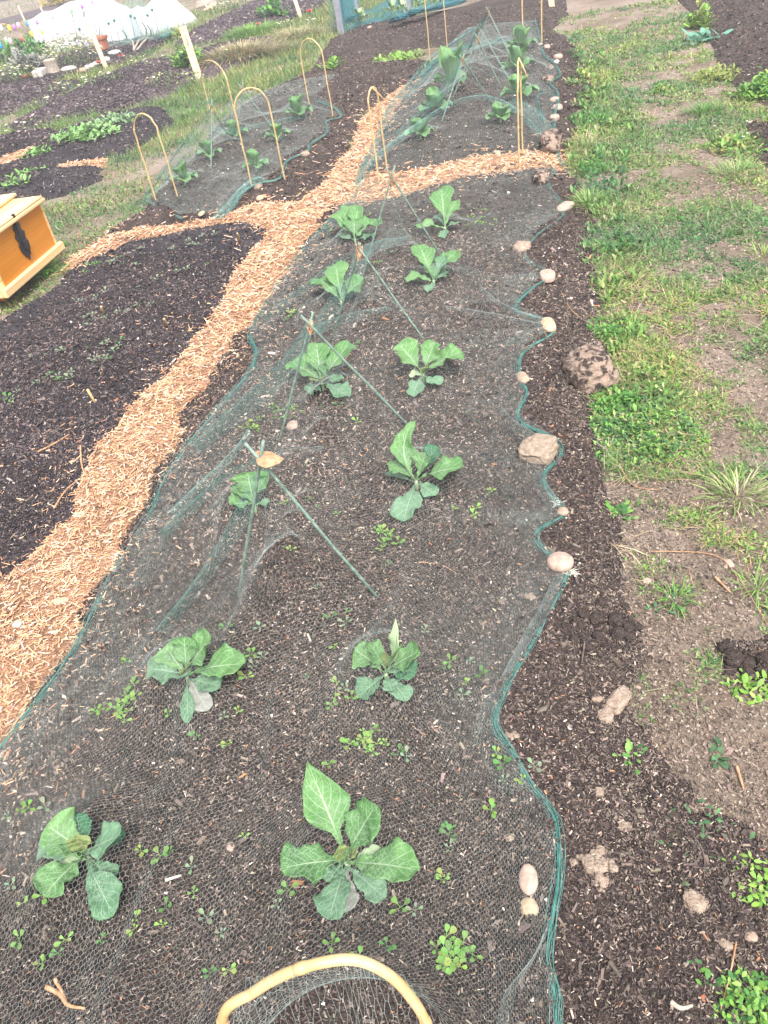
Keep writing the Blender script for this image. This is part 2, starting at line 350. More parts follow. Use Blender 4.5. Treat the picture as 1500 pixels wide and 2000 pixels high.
region([(1410, 1240), (1500, 1250), (1640, 1300), (1620, 1400), (1480, 1320), (1420, 1290)], 'bed', .03, .08, .012, 'soil_brown', edge=.07)

for r in REGS:
    xs = np.arange(r.lo[0], r.hi[0], r.res); ys = np.arange(r.lo[1], r.hi[1], r.res)
    xs = xs[(xs > -40) & (xs < 6)]; ys = ys[ys > -.15]
    X, Yg = np.meshgrid(xs, ys, indexing='ij'); h, s = reg_h(r, X.ravel(), Yg.ravel())
    idx = np.arange(X.size).reshape(X.shape); q = np.stack([idx[:-1, :-1], idx[1:, :-1], idx[1:, 1:], idx[:-1, 1:]], -1).reshape(-1, 4)
    q = q[(s[q] > -.09).all(1)]; used = np.unique(q); remap = np.zeros(X.size, np.int64); remap[used] = np.arange(len(used))
    v = np.stack([X.ravel(), Yg.ravel(), h], 1)[used]
    o = mesh_np('soil_bed' if r.kind == 'bed' else 'wood_chip_path', v, remap[q], r.mat, smooth=True); o['kind'] = 'structure'
# ground sheet
def axis(lo, hi, step, far):
    a = list(np.arange(lo, hi, step)); s = step
    while a[-1] < far: s *= 1.06; a.append(a[-1]+s)
    s = step
    while a[0] > -far: s *= 1.06; a.insert(0, a[0]-s)
    return np.array(a)
xs = axis(-.1, 1.6, .011, 500); ys = axis(.2, 3.4, .012, 500)
X, Yg = np.meshgrid(xs, ys, indexing='ij'); g = ground_h(X.ravel(), Yg.ravel())
idx = np.arange(X.size).reshape(X.shape); q = np.stack([idx[:-1, :-1], idx[1:, :-1], idx[1:, 1:], idx[:-1, 1:]], -1).reshape(-1, 4)
mesh_np('ground', np.stack([X.ravel(), Yg.ravel(), g], 1), q, 'dry_ground', smooth=True)['kind'] = 'structure'

# ------------------------------------------------------------------ scattered bits (numpy)
BOXF = np.array([(3, 2, 1, 0), (4, 5, 6, 7), (0, 1, 5, 4), (1, 2, 6, 5), (2, 3, 7, 6), (3, 0, 4, 7)])
def bits(name, xy, L, Wd, T, col, lift, mat='bits', tilt=.35):
    n = len(xy); a = rg.random(n)*2*PI; pit = (rg.random(n)-.5)*2*tilt; roll = (rg.random(n)-.5)*1.2
    z = Hs(xy[:, 0], xy[:, 1])+lift
    d = np.stack([np.cos(a)*np.cos(pit), np.sin(a)*np.cos(pit), np.sin(pit)], 1)
    sdv = np.stack([-np.sin(a), np.cos(a), np.zeros(n)], 1); up = np.cross(d, sdv)
    s2 = sdv*np.cos(roll)[:, None]+up*np.sin(roll)[:, None]; up = np.cross(d, s2)
    c = np.stack([xy[:, 0], xy[:, 1], z], 1); V = np.zeros((n, 8, 3))
    e = rg.random((n, 2))*.7+.3; bend = (rg.random(n)-.5)*.5
    for k, (x, y, zz) in enumerate([(-1, -1, -1), (1, -1, -1), (1, 1, -1), (-1, 1, -1), (-1, -1, 1), (1, -1, 1), (1, 1, 1), (-1, 1, 1)]):
        wk = e[:, 0] if x < 0 else e[:, 1]
        jx = 1+.5*(rg.random(n)-.5)
        V[:, k] = c+d*(x*L/2*jx)[:, None]+s2*(y*Wd/2*wk+x*bend*Wd)[:, None]+up*(zz*T/2)[:, None]
    f = (BOXF[None]+8*np.arange(n)[:, None, None]).reshape(-1, 4)
    o = mesh_np(name, V.reshape(-1, 3), f, mat, col=np.repeat(col, 8, 0)); o['kind'] = 'stuff'; return o
def cands(x0, x1, y0, y1, n, dref):
    """random ground points, thinner with distance"""
    x = rg.uniform(x0, x1, n); y = rg.uniform(y0, y1, n); d = np.sqrt(x*x+y*y+CH*CH)
    k = rg.random(n) < np.minimum(1, (dref/d)**1.7); x = x[k]; y = y[k]; d = d[k]
    c = (np.stack([x, y, np.zeros_like(x)], 1)-CP) @ R
    px = 750+F*c[:, 0]/-c[:, 2]; py = 1000-F*c[:, 1]/-c[:, 2]; m = (px > -350) & (px < 1850) & (py > -150) & (py < 2350)
    return x[m], y[m], d[m]
def pick(pal, n, jit=.25):
    pal = np.array(pal, float); w_ = pal[:, 3]/pal[:, 3].sum(); i = rg.choice(len(pal), n, p=w_)
    return pal[i, :3]*(1+jit*(rg.random((n, 1))*2-1))*(1+.06*(rg.random((n, 3))*2-1))
def is_kind(ids, f): return np.array([False]+[f(r) for r in REGS])[ids+1]
# wood chips
x, y, d = cands(-9., .6, .5, 13., 1900000, 2.2); h, ids = Hs(x, y, True); k = is_kind(ids, lambda r: r.kind == 'chip')
x, y, d = x[k], y[k], d[k]; n = len(x); sc = np.clip(d/2.2, 1, 3)**.8
CHP = [(.62, .38, .23, 4), (.56, .31, .17, 3), (.70, .50, .34, 3), (.43, .23, .14, 2.), (.74, .60, .48, 1), (.26, .15, .10, 1.), (.10, .06, .045, .4)]
L = (.006+.024*rg.random(n)**1.7)*sc
bits('wood_chips', np.stack([x, y], 1), L, (.0016+.0035*rg.random(n)**1.5)*sc, .0016*sc, pick(CHP, n), rg.random(n)*.012, tilt=.5)
# stray chips over the dark bed borders
x, y, d = cands(-4., .6, .4, 10., 150000, 2.2); h, ids = Hs(x, y, True); s = sdist(REGS[0].p, x, y)
k = (s > -.45) & (rg.random(len(s)) < np.exp(np.minimum(s, 0)/.10)*1.3*(.6+1.2*fbm(x*9, y*9, 2))) & ~is_kind(ids, lambda r: r.kind == 'chip')
x, y, d = x[k], y[k], d[k]; n = len(x); sc = np.clip(d/2.2, 1, 3)**.8; L = rg.uniform(.006, .030, n)*sc
bits('wood_chips', np.stack([x, y], 1), L, (.0015+.004*rg.random(n)**2)*sc, .0015*sc, pick(CHP[:5], n), .003)
# bark and straw bits in the soil
x, y, d = cands(-4.5, 2.8, .25, 13., 1500000, 1.9); h, ids = Hs(x, y, True); k = is_kind(ids, lambda r: r.kind == 'bed')
edge_s = sdist(bedA.p, x, y); k |= (ids < 0) & (x > -.3) & (rg.random(len(x)) < .9*np.exp(np.minimum(edge_s, 0)/.07)+.03*(y < 2.3))
near = rg.random(len(x)) < .70+.8*vn(x*4, y*4); k &= near
x, y, d, ids = x[k], y[k], d[k], ids[k]; n = len(x); sc = np.clip(d/2., 1, 4)**.75
SB = [(.024, .017, .016, 8), (.070, .050, .044, 8), (.13, .098, .082, 6), (.22, .165, .135, 3.5), (.36, .28, .22, 1.2), (.38, .18, .10, .5), (.54, .45, .37, .5)]
blk = is_kind(ids, lambda r: r.mat == 'soil_black'); col = pick(SB, n, .35); gm = ids < 0; col[gm] = pick([(.10, .075, .062, 3), (.17, .13, .105, 4), (.26, .20, .16, 4), (.04, .03, .027, 1)], gm.sum(), .3); col[blk] = pick([(.012, .011, .016, 7), (.050, .044, .052, 8), (.12, .10, .10, 5), (.24, .185, .16, 3), (.42, .34, .29, 1.2)], blk.sum(), .3)
L = (.003+.0075*rg.random(n)**1.8)*sc*(1+1.5*(rg.random(n) < .03)); bright = col[:, 0] > .15
bits('soil_crumbs', np.stack([x, y], 1), L, np.where(bright, L*rg.uniform(.12, .3, n), L*rg.uniform(.25, .8, n)), np.where(bright, .0015, .003)*sc, col, .001+rg.random(n)*.003, tilt=.6)
x, y, d = cands(-16., -2., 6., 22., 900000, 5.); h, ids = Hs(x, y, True); k = is_kind(ids, lambda r: r.kind == 'bed') & ((x < -4.5) | (y > 13)); x, y, d, ids = x[k], y[k], d[k], ids[k]; n = len(x)
L = rg.uniform(.010, .036, n)*np.clip(d/9, .7, 2); col = pick([(.030, .022, .026, 8), (.060, .045, .050, 8), (.11, .082, .085, 4), (.19, .145, .135, 1.5), (.34, .28, .24, .5)], n, .3)*(1+.8*fbm(x*1.2, y*1.2, 3))[:, None]
bits('soil_crumbs', np.stack([x, y], 1), L, L*rg.uniform(.2, .7, n), L*.35, col, .004, tilt=.6)
x, y, d = cands(-2.6, 1.2, .25, 4.2, 780000, 1.7); h, ids = Hs(x, y, True); es = sdist(bedA.p, x, y); k = is_kind(ids, lambda r: r.kind == 'bed') | ((ids < 0) & (x > 0) & (rg.random(len(x)) < .14+.9*np.exp(np.minimum(es, 0)/.20)))
x, y, d, ids = x[k], y[k], d[k], ids[k]; n = len(x); L = (.0028+.0062*rg.random(n)**1.7)*np.clip(d/1.9, .85, 2)**.7*(1+1.5*(rg.random(n) < .02))
col = pick([(.024, .018, .017, 6), (.060, .046, .041, 8), (.105, .080, .069, 7), (.165, .125, .104, 4), (.26, .20, .16, 1.6), (.44, .35, .28, .6), (.34, .16, .08, .25)], n, .3)*(1.28+.8*fbm(x*2.2, y*2.2, 3))[:, None]
bl = np.clip((.34-sdist(bedA.p, x, y))/.3, 0, .85)*(x > .05)*(y < 3.2); gm = (ids < 0) | (rg.random(n) < bl*(.3+1.2*fbm(x*6, y*6, 2))); col[gm] = pick([(.09, .07, .058, 4), (.17, .13, .105, 4), (.28, .22, .175, 4)], gm.sum(), .3)
bk = is_kind(ids, lambda r: r.mat == 'soil_black'); col[bk] *= np.array([.70, .68, .76])
bits('soil_crumbs', np.stack([x, y], 1), L, L*rg.uniform(.18, .6, n), L*.28, col, .0015+.004*rg.random(n), tilt=.8)
# pebbles and white grit
def scatter_gravel(name, nn, x0, x1, y0, y1, dref, filt, pal, smin, smax):
    x, y, d = cands(x0, x1, y0, y1, nn, dref); h, ids = Hs(x, y, True); k = filt(x, y, ids); x, y, d = x[k], y[k], d[k]; n = len(x); s = rg.uniform(smin, smax, n)*np.clip(d/2, 1, 3)**.7
    bits(name, np.stack([x, y], 1), s, s*rg.uniform(.7, 1., n), s*.6, pick(pal, n), s*.15, tilt=.3)
scatter_gravel('grit', 9000, -4, 2, .3, 10, 2., lambda x, y, i: i >= 0, [(.55, .48, .42, 3), (.75, .72, .68, 2), (.40, .27, .20, 2)], .003, .007)
scatter_gravel('gravel', 260000, -.1, 2.6, .3, 9, 1.6, lambda x, y, i: (i < 0) & (fbm(x*3, y*3) > -.3), [(.27, .21, .165, 5), (.34, .275, .22, 4), (.17, .13, .10, 3), (.44, .36, .30, .6)], .0025, .007)

# ------------------------------------------------------------------ grass and ground cover
def strips(name, x, y, L, wmid, wtip, lean, col, bend=.5, z0=None, label=None):
    n = len(x); a = rg.random(n)*2*PI; z = Hs(x, y) if z0 is None else z0
    dx = np.cos(a); dy = np.sin(a); base = np.stack([x, y, z], 1)
    h1 = np.stack([dx*np.sin(lean), dy*np.sin(lean), np.cos(lean)], 1); l2 = np.minimum(lean+bend*rg.random(n), 1.9); h2 = np.stack([dx*np.sin(l2), dy*np.sin(l2), np.cos(l2)], 1)
    sd = np.stack([-dy, dx, np.zeros(n)], 1); p1 = base+h1*(L*.5)[:, None]; p2 = p1+h2*(L*.5)[:, None]
    V = np.zeros((n, 6, 3)); w0 = wmid*.45
    for k, (p, w_) in enumerate(((base, w0), (p1, wmid), (p2, wtip))):
        V[:, 2*k] = p-sd*(w_/2)[:, None]; V[:, 2*k+1] = p+sd*(w_/2)[:, None]
    f = np.array([(0, 1, 3, 2), (2, 3, 5, 4)])[None]+6*np.arange(n)[:, None, None]
    o = mesh_np(name, V.reshape(-1, 3), f.reshape(-1, 4), 'foliage', col=np.repeat(col*(1+np.stack([.9*fbm(x*2.5, y*2.5, 2), .45*fbm(x*2.5, y*2.5, 2), .2*fbm(x*2.5, y*2.5, 2)], 1)), 6, 0)); o['kind'] = 'stuff'; return o
GR1 = W([(1100, 90), (1190, 80), (1260, 250), (1240, 400), (1330, 560), (1340, 700), (1360, 830), (1400, 940), (1320, 965), (1230, 925), (1150, 830), (1155, 760), (1190, 650), (1150, 500), (1150, 400), (1110, 310), (1120, 200)])
SAND = W([(500, 240), (560, 175), (690, 126), (830, 92), (1060, 64), (1110, 40), (1150, -10), (1350, -10), (1320, 30), (1150, 70), (1060, 78), (830, 112), (700, 128), (560, 165), (440, 235), (330, 320), (230, 420), (180, 440), (320, 310)])
SAND2 = W([(1180, 100), (1290, 90), (1400, 330), (1440, 420), (1500, 560), (1500, 1100), (1560, 1700), (1300, 1420), (1240, 1150), (1390, 960), (1380, 800), (1330, 420), (1280, 300)])
def veg(x, y):
    g1 = sdist(GR1, x, y)+.22*fbm(x*3+5, y*3, 3); n1 = fbm(x*2.2+3, y*2.2, 4); n2 = fbm(x*6, y*6+9, 3)
    dn = np.where(x > -.05, .62+1.2*n1+.6*n2, .75+.8*n1+.5*n2)
    dn = np.where(g1 > -.02, .85+.9*n1, dn)
    dn = np.where((sdist(SAND, x, y) > -.03), .34+1.0*n1+.4*n2, dn)
    dn = np.where((sdist(SAND2, x, y) > 0) & (g1 < 0), dn*.85, dn)
    dn = np.where((x > -.05) & (y < 2.0), dn*.22-.05, dn)
    dn = np.where(x > -.05, (dn-.10+.9*fbm(x*11+4, y*11, 2))*1.6, dn)
    return np.clip(dn, 0, 1)
GR0 = W([(1110, 95), (1175, 85), (1235, 240), (1225, 400), (1290, 560), (1300, 700), (1330, 830), (1350, 940), (1240, 940), (1150, 830), (1155, 760), (1185, 650), (1150, 500), (1145, 400), (1105, 310), (1120, 200)])
GREEN = [(.13, .24, .06, 5), (.20, .31, .085, 4), (.07, .15, .045, 3), (.24, .34, .10, 2), (.20, .22, .10, 2), (.42, .34, .19, 1.6)]
def field(nm, nn, x0, x1, y0, y1, dref, L0, L1, w_, lean0, lean1, pal, leafy=False, thr=0., bend=.7, hexp=1.):
    x, y, d = cands(x0, x1, y0, y1, nn, dref); v = veg(x, y); k = (v > thr) & (rg.random(len(x)) < v); x, y, d, v = x[k], y[k], d[k], v[k]
    h, ids = Hs(x, y, True); k = ids < 0; x, y, d, v = x[k], y[k], d[k], v[k]; n = len(x); sc = np.clip(d/dref, 1, 5)**.8
    L = rg.uniform(L0, L1, n)*(.5+.6*v)*np.clip(sc, 1, 2.)**.6; ww = w_*sc*rg.uniform(.7, 1.3, n)
    return strips(nm, x, y, L, ww if not leafy else ww, ww*(.15 if not leafy else .45), rg.uniform(lean0, lean1, n), pick(pal, n), bend)
DRY = [(.46, .36, .22, 3), (.55, .46, .32, 3), (.34, .25, .15, 2), (.30, .28, .13, 1)]
field('grass', 300000, -.1, 3., 1.2, 12, 2.6, .015, .06, .0020, .2, 1.45, GREEN)
field('ground_cover', 800000, -.1, 3., 1., 12, 2.6, .006, .022, .0062, .5, 1.5, [(.11, .23, .055, 5), (.18, .32, .08, 4), (.08, .16, .06, 3), (.27, .38, .13, 3), (.33, .34, .17, 1.5)], True, .0)
x, y, d = cands(0., 1.6, 1.9, 11.5, 260000, 3.); g0 = sdist(GR0, x, y)+.16*fbm(x*5, y*5, 3); k = (g0 > 0) & (rg.random(len(x)) < .12+1.5*fbm(x*8, y*8, 2)); x, y, d = x[k], y[k], d[k]; h, ids = Hs(x, y, True); n = len(x); L = rg.uniform(.012, .030, n)*np.clip(d/3, 1, 3)**.7
strips('ground_cover', x, y, L, L*rg.uniform(.25, .6, n), L*.2, rg.uniform(.2, 1.3, n), pick([(.12, .25, .06, 4), (.19, .31, .09, 4), (.08, .17, .06, 3), (.29, .36, .14, 2.), (.38, .33, .19, 1.)], n), .8, h+rg.random(n)*.03)
field('dry_grass', 130000, -.1, 3., 1., 12, 2.6, .02, .12, .0017, 1.25, 1.56, DRY, bend=.2)
field('grass', 160000, -6., -.5, 3.6, 13, 5., .015, .05, .003, .2, 1.5, GREEN+[(.34, .29, .17, 5)])
field('ground_cover', 300000, -7., -.5, 3.6, 13, 4.5, .010, .030, .0085, .5, 1.5, [(.13, .24, .07, 5), (.20, .31, .10, 4), (.10, .17, .07, 3), (.33, .31, .16, 2)], True, .0)
field('grass', 520000, -14., -1.6, 6.5, 20, 8., .03, .11, .0045, .1, 1.2, [(.11, .21, .05, 4), (.17, .28, .07, 4), (.22, .27, .11, 3), (.38, .34, .19, 1.4), (.09, .16, .05, 2)])
field('grass', 130000, -30., -2.5, 15., 44, 11., .05, .15, .006, .1, 1.1, [(.11, .21, .05, 4), (.17, .28, .07, 3), (.26, .27, .12, 3), (.40, .34, .19, 1), (.09, .16, .05, 2)])
field('dry_grass', 30000, -20., -1.6, 6.5, 30, 8., .05, .14, .0045, .5, 1.5, DRY)

# ================================================================== kale and cabbages
def leaf(parent, name, base, tip, width, lift, mat, seed=0, lobes=.06, cup=.25, neck=.3, nu=34, nv=10, side=0., point=False):
    """one leaf: midrib is an arc from base to tip; width profile with a narrow stalk"""
    rr = random.Random(seed); base = np.asarray(base, float); tip = np.asarray(tip, float)
    L = np.linalg.norm(tip-base); d = tip-base; hor = np.array([-d[1], d[0], 0.]); hn = np.linalg.norm(hor); hor = hor/hn if hn > 1e-6 else np.array([1., 0, 0])
    mid = base*.55+tip*.45+np.array([0, 0, lift*L])+hor*side*L
    ph = rr.random()*6; ph2 = rr.random()*6; V = []; UV = []
    fr1 = rr.uniform(2.2, 3.4)
    for i in range(nu+1):
        t = i/nu; p = base*(1-t)**2+2*mid*t*(1-t)+tip*t*t
        T = 2*(mid-base)*(1-t)+2*(tip-mid)*t; T /= np.linalg.norm(T)
        sdv = np.cross(T, [0, 0, 1.]); 
        if np.linalg.norm(sdv) < .25: sdv = hor.copy()*-1
        sdv /= np.linalg.norm(sdv)
        if sdv.dot(hor) > 0: sdv = -sdv
        up = np.cross(sdv, T); q = (t-neck)/(1-neck)
        if t < neck: wv = .055+.30*(t/neck)**2.5*.5
        elif point: wv = (.20+.80*math.sin(min(1, q/.34)*PI/2)) if q < .34 else max(.02, 1-((q-.34)/.66)**1.25)
        else:
            q = (t-neck)/(1-neck); wv = .20+.80*math.sin(min(1, q*1.55)*PI/2) if q < .645 else math.sqrt(max(0, 1-((q-.645)/.357)**2.3))
        for j in range(nv+1):
            v = j/nv*2-1; e = abs(v)
            ser = 1+lobes*.35*math.sin(t*78+ph*2)+lobes*.8*math.sin(t*30+ph+(2 if v > 0 else 0))+lobes*2.6*math.sin(t*fr1*3.4+ph2+(3 if v > 0 else 0)) if t > neck else 1
            if i == nu: ser = 1
            x = v*width/2*wv*(ser if e > .5 else 1)
            z = cup*width*wv*(e**1.6)*.5+.06*width*math.sin(t*12+ph+v*1.5)*e*min(1, t*2)*1.4+.035*width*math.sin(t*29+ph2+v)*e
            if e < .15: z -= .015*width
            V.append(p+sdv*x+up*z); UV.append((t, j/nv))
    f = [(i*(nv+1)+j, i*(nv+1)+j+1, (i+1)*(nv+1)+j+1, (i+1)*(nv+1)+j) for i in range(nu) for j in range(nv)]
    o = mesh_np(name, V, f, mat, uv=UV, smooth=True)
    sm = o.modifiers.new('thick', 'SOLIDIFY'); sm.thickness = .0008; sm.offset = 0
    return child(o, parent)
DOMES = []                                         # things the netting lies over: x, y, radius, height
LM = dict(g='leaf_green', b='leaf_blue', d='leaf_dark', y='leaf_young', p='leaf_pale', s='leaf_grey', c='leaf_cab')
def kale(label, bx, by, leaves, group, name='kale_plant', cat='kale plant', crown=.035):
    b = P(bx, by); root = empty(name, b, label, cat, group); k = MB()
    crown_p = b+np.array([0, 0, crown]); tube(k, [b-np.array([0, 0, .02]), b+np.array([0, 0, crown*.5]), crown_p], [.005, .006, .004], 8)
    child(k.build('stem', 'leaf_pale', None, True), root)
    for i, lf in enumerate(leaves):
        tx, ty, z, wpx, mt = lf[:5]; opt = lf[5] if len(lf) > 5 else {}
        tip = P0(tx, ty, b[2]+z); wd = wpx*pxs(tip)*1.0
        a = rnd.random()*6.28; bb = crown_p+np.array([math.cos(a), math.sin(a), 0])*.003-np.array([0, 0, .3*crown*(z < .05)])
        leaf(root, 'leaf', bb, tip, wd, opt.get('lift', .12), LM[mt], seed=i*7+int(bx), lobes=opt.get('lobes', .075), neck=opt.get('neck', .28), side=opt.get('side', 0.), point=opt.get('point', False), cup=opt.get('cup', .25))
    return root
GK = 'young kale plants under the near net'
kale('kale plant with broad flat leaves lying at the lower left corner of the near net', 180, 1688, [(76, 1655, .05, 50, 'b'), (92, 1612, .10, 72, 'g'), (150, 1588, .07, 45, 'd'), (245, 1628, .05, 34, 'd'), (235, 1632, .12, 68, 'b'), (86, 1750, .07, 72, 'g'), (98, 1700, .03, 40, 'p'), (222, 1788, .05, 56, 'b', dict(neck=.35)), (148, 1632, .10, 44, 'y'), (122, 1668, .09, 46, 'g'), (222, 1722, .02, 38, 'b')], GK); DOMES.append((180, 1688, .15, .10))
kale('nearest kale plant with one tall pointed leaf standing up behind the bamboo hoop', 682, 1700, [(600, 1488, .17, 88, 'g', dict(neck=.30, lobes=.03, point=True)), (735, 1572, .15, 84, 'g', dict(neck=.25)), (817, 1700, .10, 76, 'g', dict(neck=.2)), (549, 1696, .10, 76, 'g', dict(neck=.22, lobes=.10)), (642, 1797, .04, 58, 'b'), (752, 1755, .03, 48, 'b'), (672, 1782, .02, 44, 's'), (660, 1655, .08, 34, 'y'), (640, 1722, .06, 44, 'b'), (700, 1655, .08, 24, 'y'), (745, 1660, .03, 26, 'p')], GK); DOMES.append((682, 1700, .16, .13))
kale('kale plant with a yellow heart and one grey withered leaf', 372, 1338, [(322, 1262, .08, 56, 'g'), (288, 1306, .07, 72, 'b'), (360, 1243, .12, 52, 'g'), (412, 1242, .13, 70, 'g'), (478, 1296, .09, 76, 'g'), (368, 1412, .02, 26, 'b', dict(lobes=.02)), (406, 1388, .01, 42, 's'), (430, 1342, .03, 44, 'b'), (362, 1305, .08, 30, 'y'), (345, 1325, .08, 36, 'b')], GK); DOMES.append((372, 1338, .14, .11))
kale('kale plant with a curled pale tip on its tallest leaf beside a purple heart', 757, 1332, [(692, 1268, .10, 62, 'g', dict(lobes=.10)), (722, 1256, .12, 40, 'g'), (772, 1208, .19, 30, 'p', dict(lobes=.12, side=-.25, point=True)), (783, 1262, .15, 30, 'g'), (820, 1272, .10, 60, 'g'), (814, 1312, .06, 56, 'd'), (700, 1362, .02, 48, 'b'), (797, 1368, .02, 38, 'b'), (782, 1305, .06, 34, 'b'), (752, 1272, .09, 32, 'y'), (765, 1350, .04, 32, 'b')], GK); DOMES.append((757, 1332, .12, .12))
kale('kale plant with three leaves showing behind the nearest crossed canes', 500, 1000, [(450, 985, .07, 64, 'g', dict(lobes=.09)), (483, 922, .12, 60, 'g', dict(lobes=.10)), (525, 922, .12, 52, 'g'), (527, 980, .03, 20, 'b'), (462, 945, .09, 40, 'g')], GK); DOMES.append((500, 1000, .12, .12))
kale('kale plant with one long leaf curving up like a hook', 815, 955, [(812, 820, .17, 48, 'g', dict(side=.38, neck=.22, point=True)), (855, 873, .10, 40, 'd'), (832, 884, .11, 42, 'g'), (904, 912, .09, 70, 'g'), (768, 900, .07, 60, 'g'), (788, 1018, .02, 56, 'b', dict(neck=.3)), (850, 968, .02, 36, 'b'), (754, 925, .02, 16, 'b')], GK); DOMES.append((815, 955, .14, .13))
kale('bushy kale plant under the second pair of crossed canes', 632, 762, [(568, 708, .08, 56, 'g'), (618, 670, .14, 46, 'g'), (684, 670, .12, 54, 'g'), (594, 690, .05, 30, 'b'), (602, 768, .02, 38, 'b'), (681, 775, .02, 44, 'b'), (640, 712, .10, 36, 'g'), (672, 738, .03, 30, 'b'), (622, 742, .08, 34, 'y')], GK); DOMES.append((632, 762, .13, .11))
kale('kale plant with leaves spread like a fan, right of the second pair of crossed canes', 828, 745, [(778, 672, .12, 56, 'g'), (850, 668, .12, 44, 'g'), (902, 686, .08, 58, 'g'), (806, 774, .02, 36, 'b'), (860, 752, .02, 28, 'b'), (800, 732, .03, 28, 'p'), (832, 718, .07, 22, 'y')], GK); DOMES.append((828, 745, .12, .1))
kale('kale plant half hidden by the net fold below the third pair of crossed canes', 668, 600, [(622, 545, .07, 44, 'g'), (655, 515, .12, 40, 'g'), (712, 545, .09, 54, 'g', dict(lobes=.08)), (684, 565, .05, 40, 'b')], GK); DOMES.append((668, 600, .12, .1))
kale('kale plant with one upright leaf at the foot of the furthest right cane', 848, 560, [(818, 478, .15, 38, 'g'), (892, 490, .10, 38, 'g'), (790, 543, .04, 36, 'g'), (832, 508, .08, 30, 'b'), (836, 570, .01, 20, 'b'), (872, 530, .04, 34, 'b'), (850, 520, .07, 36, 'g'), (870, 500, .1, 26, 'b')], GK); DOMES.append((848, 560, .13, .1))
kale('kale plant with many ragged leaves behind the third pair of crossed canes', 695, 478, [(655, 418, .11, 34, 'g'), (677, 402, .12, 30, 'g'), (700, 402, .13, 30, 'g'), (738, 428, .09, 52, 'g'), (732, 462, .03, 30, 'b'), (658, 462, .02, 26, 'b'), (692, 430, .1, 36, 'g')], GK); DOMES.append((695, 478, .13, .1))
kale('kale plant with one tall rounded leaf, furthest back in the near bed', 870, 455, [(862, 368, .16, 40, 'g'), (892, 392, .11, 28, 'g'), (808, 443, .03, 34, 'g'), (866, 465, .01, 18, 'b'), (899, 435, .02, 16, 'b'), (850, 420, .05, 14, 'b')], GK); DOMES.append((870, 455, .12, .1))

def cabbage(label, bx, by, hpx, group, seed, n=9, cat='cabbage plant', mats=('c', 'g', 'g', 'b'), tall=1.0):
    b = P(bx, by); s = pxs(b); r = hpx*s; root = empty('cabbage_plant', b, label, cat, group); rr = random.Random(seed)
    k = MB(); tube(k, [b-np.array([0, 0, .02]), b+np.array([0, 0, .03])], [.008, .006], 6); child(k.build('stem', 'leaf_pale', None, True), root)
    for i in range(n):
        a = i*2.4+rr.random()*.5; out = r*(.95 if i < n*.45 else .6)*rr.uniform(.8, 1.1); z = r*tall*(.35 if i < n*.45 else (1.25 if i < n*.8 else .8))*rr.uniform(.85, 1.15)
        if i >= n*.8: out = r*.2
        tip = b+np.array([math.cos(a)*out, math.sin(a)*out, z])
        leaf(root, 'leaf', b+np.array([0, 0, .03]), tip, r*rr.uniform(.62, .85), .22 if i < n*.45 else -.12, LM[mats[i % len(mats)] if i < n*.8 else 'g'], seed=seed*31+i, lobes=.02, cup=.5, neck=.2, nu=10, nv=6)
    DOMES.append((bx, by, r*1.0, r*1.0*tall)); return root
GB = 'cabbage plants under the back net'
for i, (x, y, h, l, tl) in enumerate([(822, 272, 30, 'cabbage plant nearest in the left row under the back net', 1.), (852, 222, 32, 'cabbage plant second in the left row under the back net, beside a cane foot', 1.), (885, 178, 40, 'tallest cabbage plant under the back net, with leaves stacked high', 1.5), (893, 138, 26, 'cabbage plant furthest back in the left row under the back net', 1.), (978, 240, 29, 'cabbage plant nearest in the right row under the back net, left of the bamboo hoop', 1.), (1012, 195, 34, 'cabbage plant right behind the top of the right bamboo hoop', 1.), (1012, 145, 34, 'cabbage plant third in the right row of the back net', 1.15), (1018, 100, 28, 'cabbage plant furthest back in the right row under the back net', 1.2)]):
    cabbage(l, x, y, h, GB, 50+i, tall=tl*.88, mats=('c', 'g', 'g', 'c'))
GC = 'cabbage plants under the left net'
for i, (x, y, h, l) in enumerate([(362, 362, 28, 'cabbage plant at the near left corner of the left net, beside the first bamboo hoop'), (412, 312, 25, 'cabbage plant behind the nearest dark cane of the left net'), (502, 335, 27, 'cabbage plant between the legs of the front hoop of the left net'), (460, 272, 25, 'cabbage plant between the two dark canes of the left net'), (544, 275, 25, 'cabbage plant right of the front hoop, in the middle of the left bed'), (584, 232, 28, 'cabbage plant furthest back in the left bed, beside the last hoop')]):
    cabbage(l, x, y, h, GC, 80+i, mats=('c', 'g', 'g', 'c'))
GD = 'young plants in the bed behind the dark net'
for i, (x, y, h) in enumerate([(705, 42, 16), (768, 26, 15), (787, 24, 15), (816, 14, 13), (850, 10, 12), (885, 4, 14)]):
    cabbage(['pale young plant beside the folded end of the dark net', 'pale young plant left of the rolled dark netting', 'pale young plant just behind the rolled dark netting', 'pale young plant behind the grey post of the dark net', 'pale young plant beside the back hoop at the top edge', 'bright bushy young plant at the top edge behind the back net'][i], x, y, h, GD, 120+i, n=6, cat='young plant', mats=('p', 'c', 'b'))

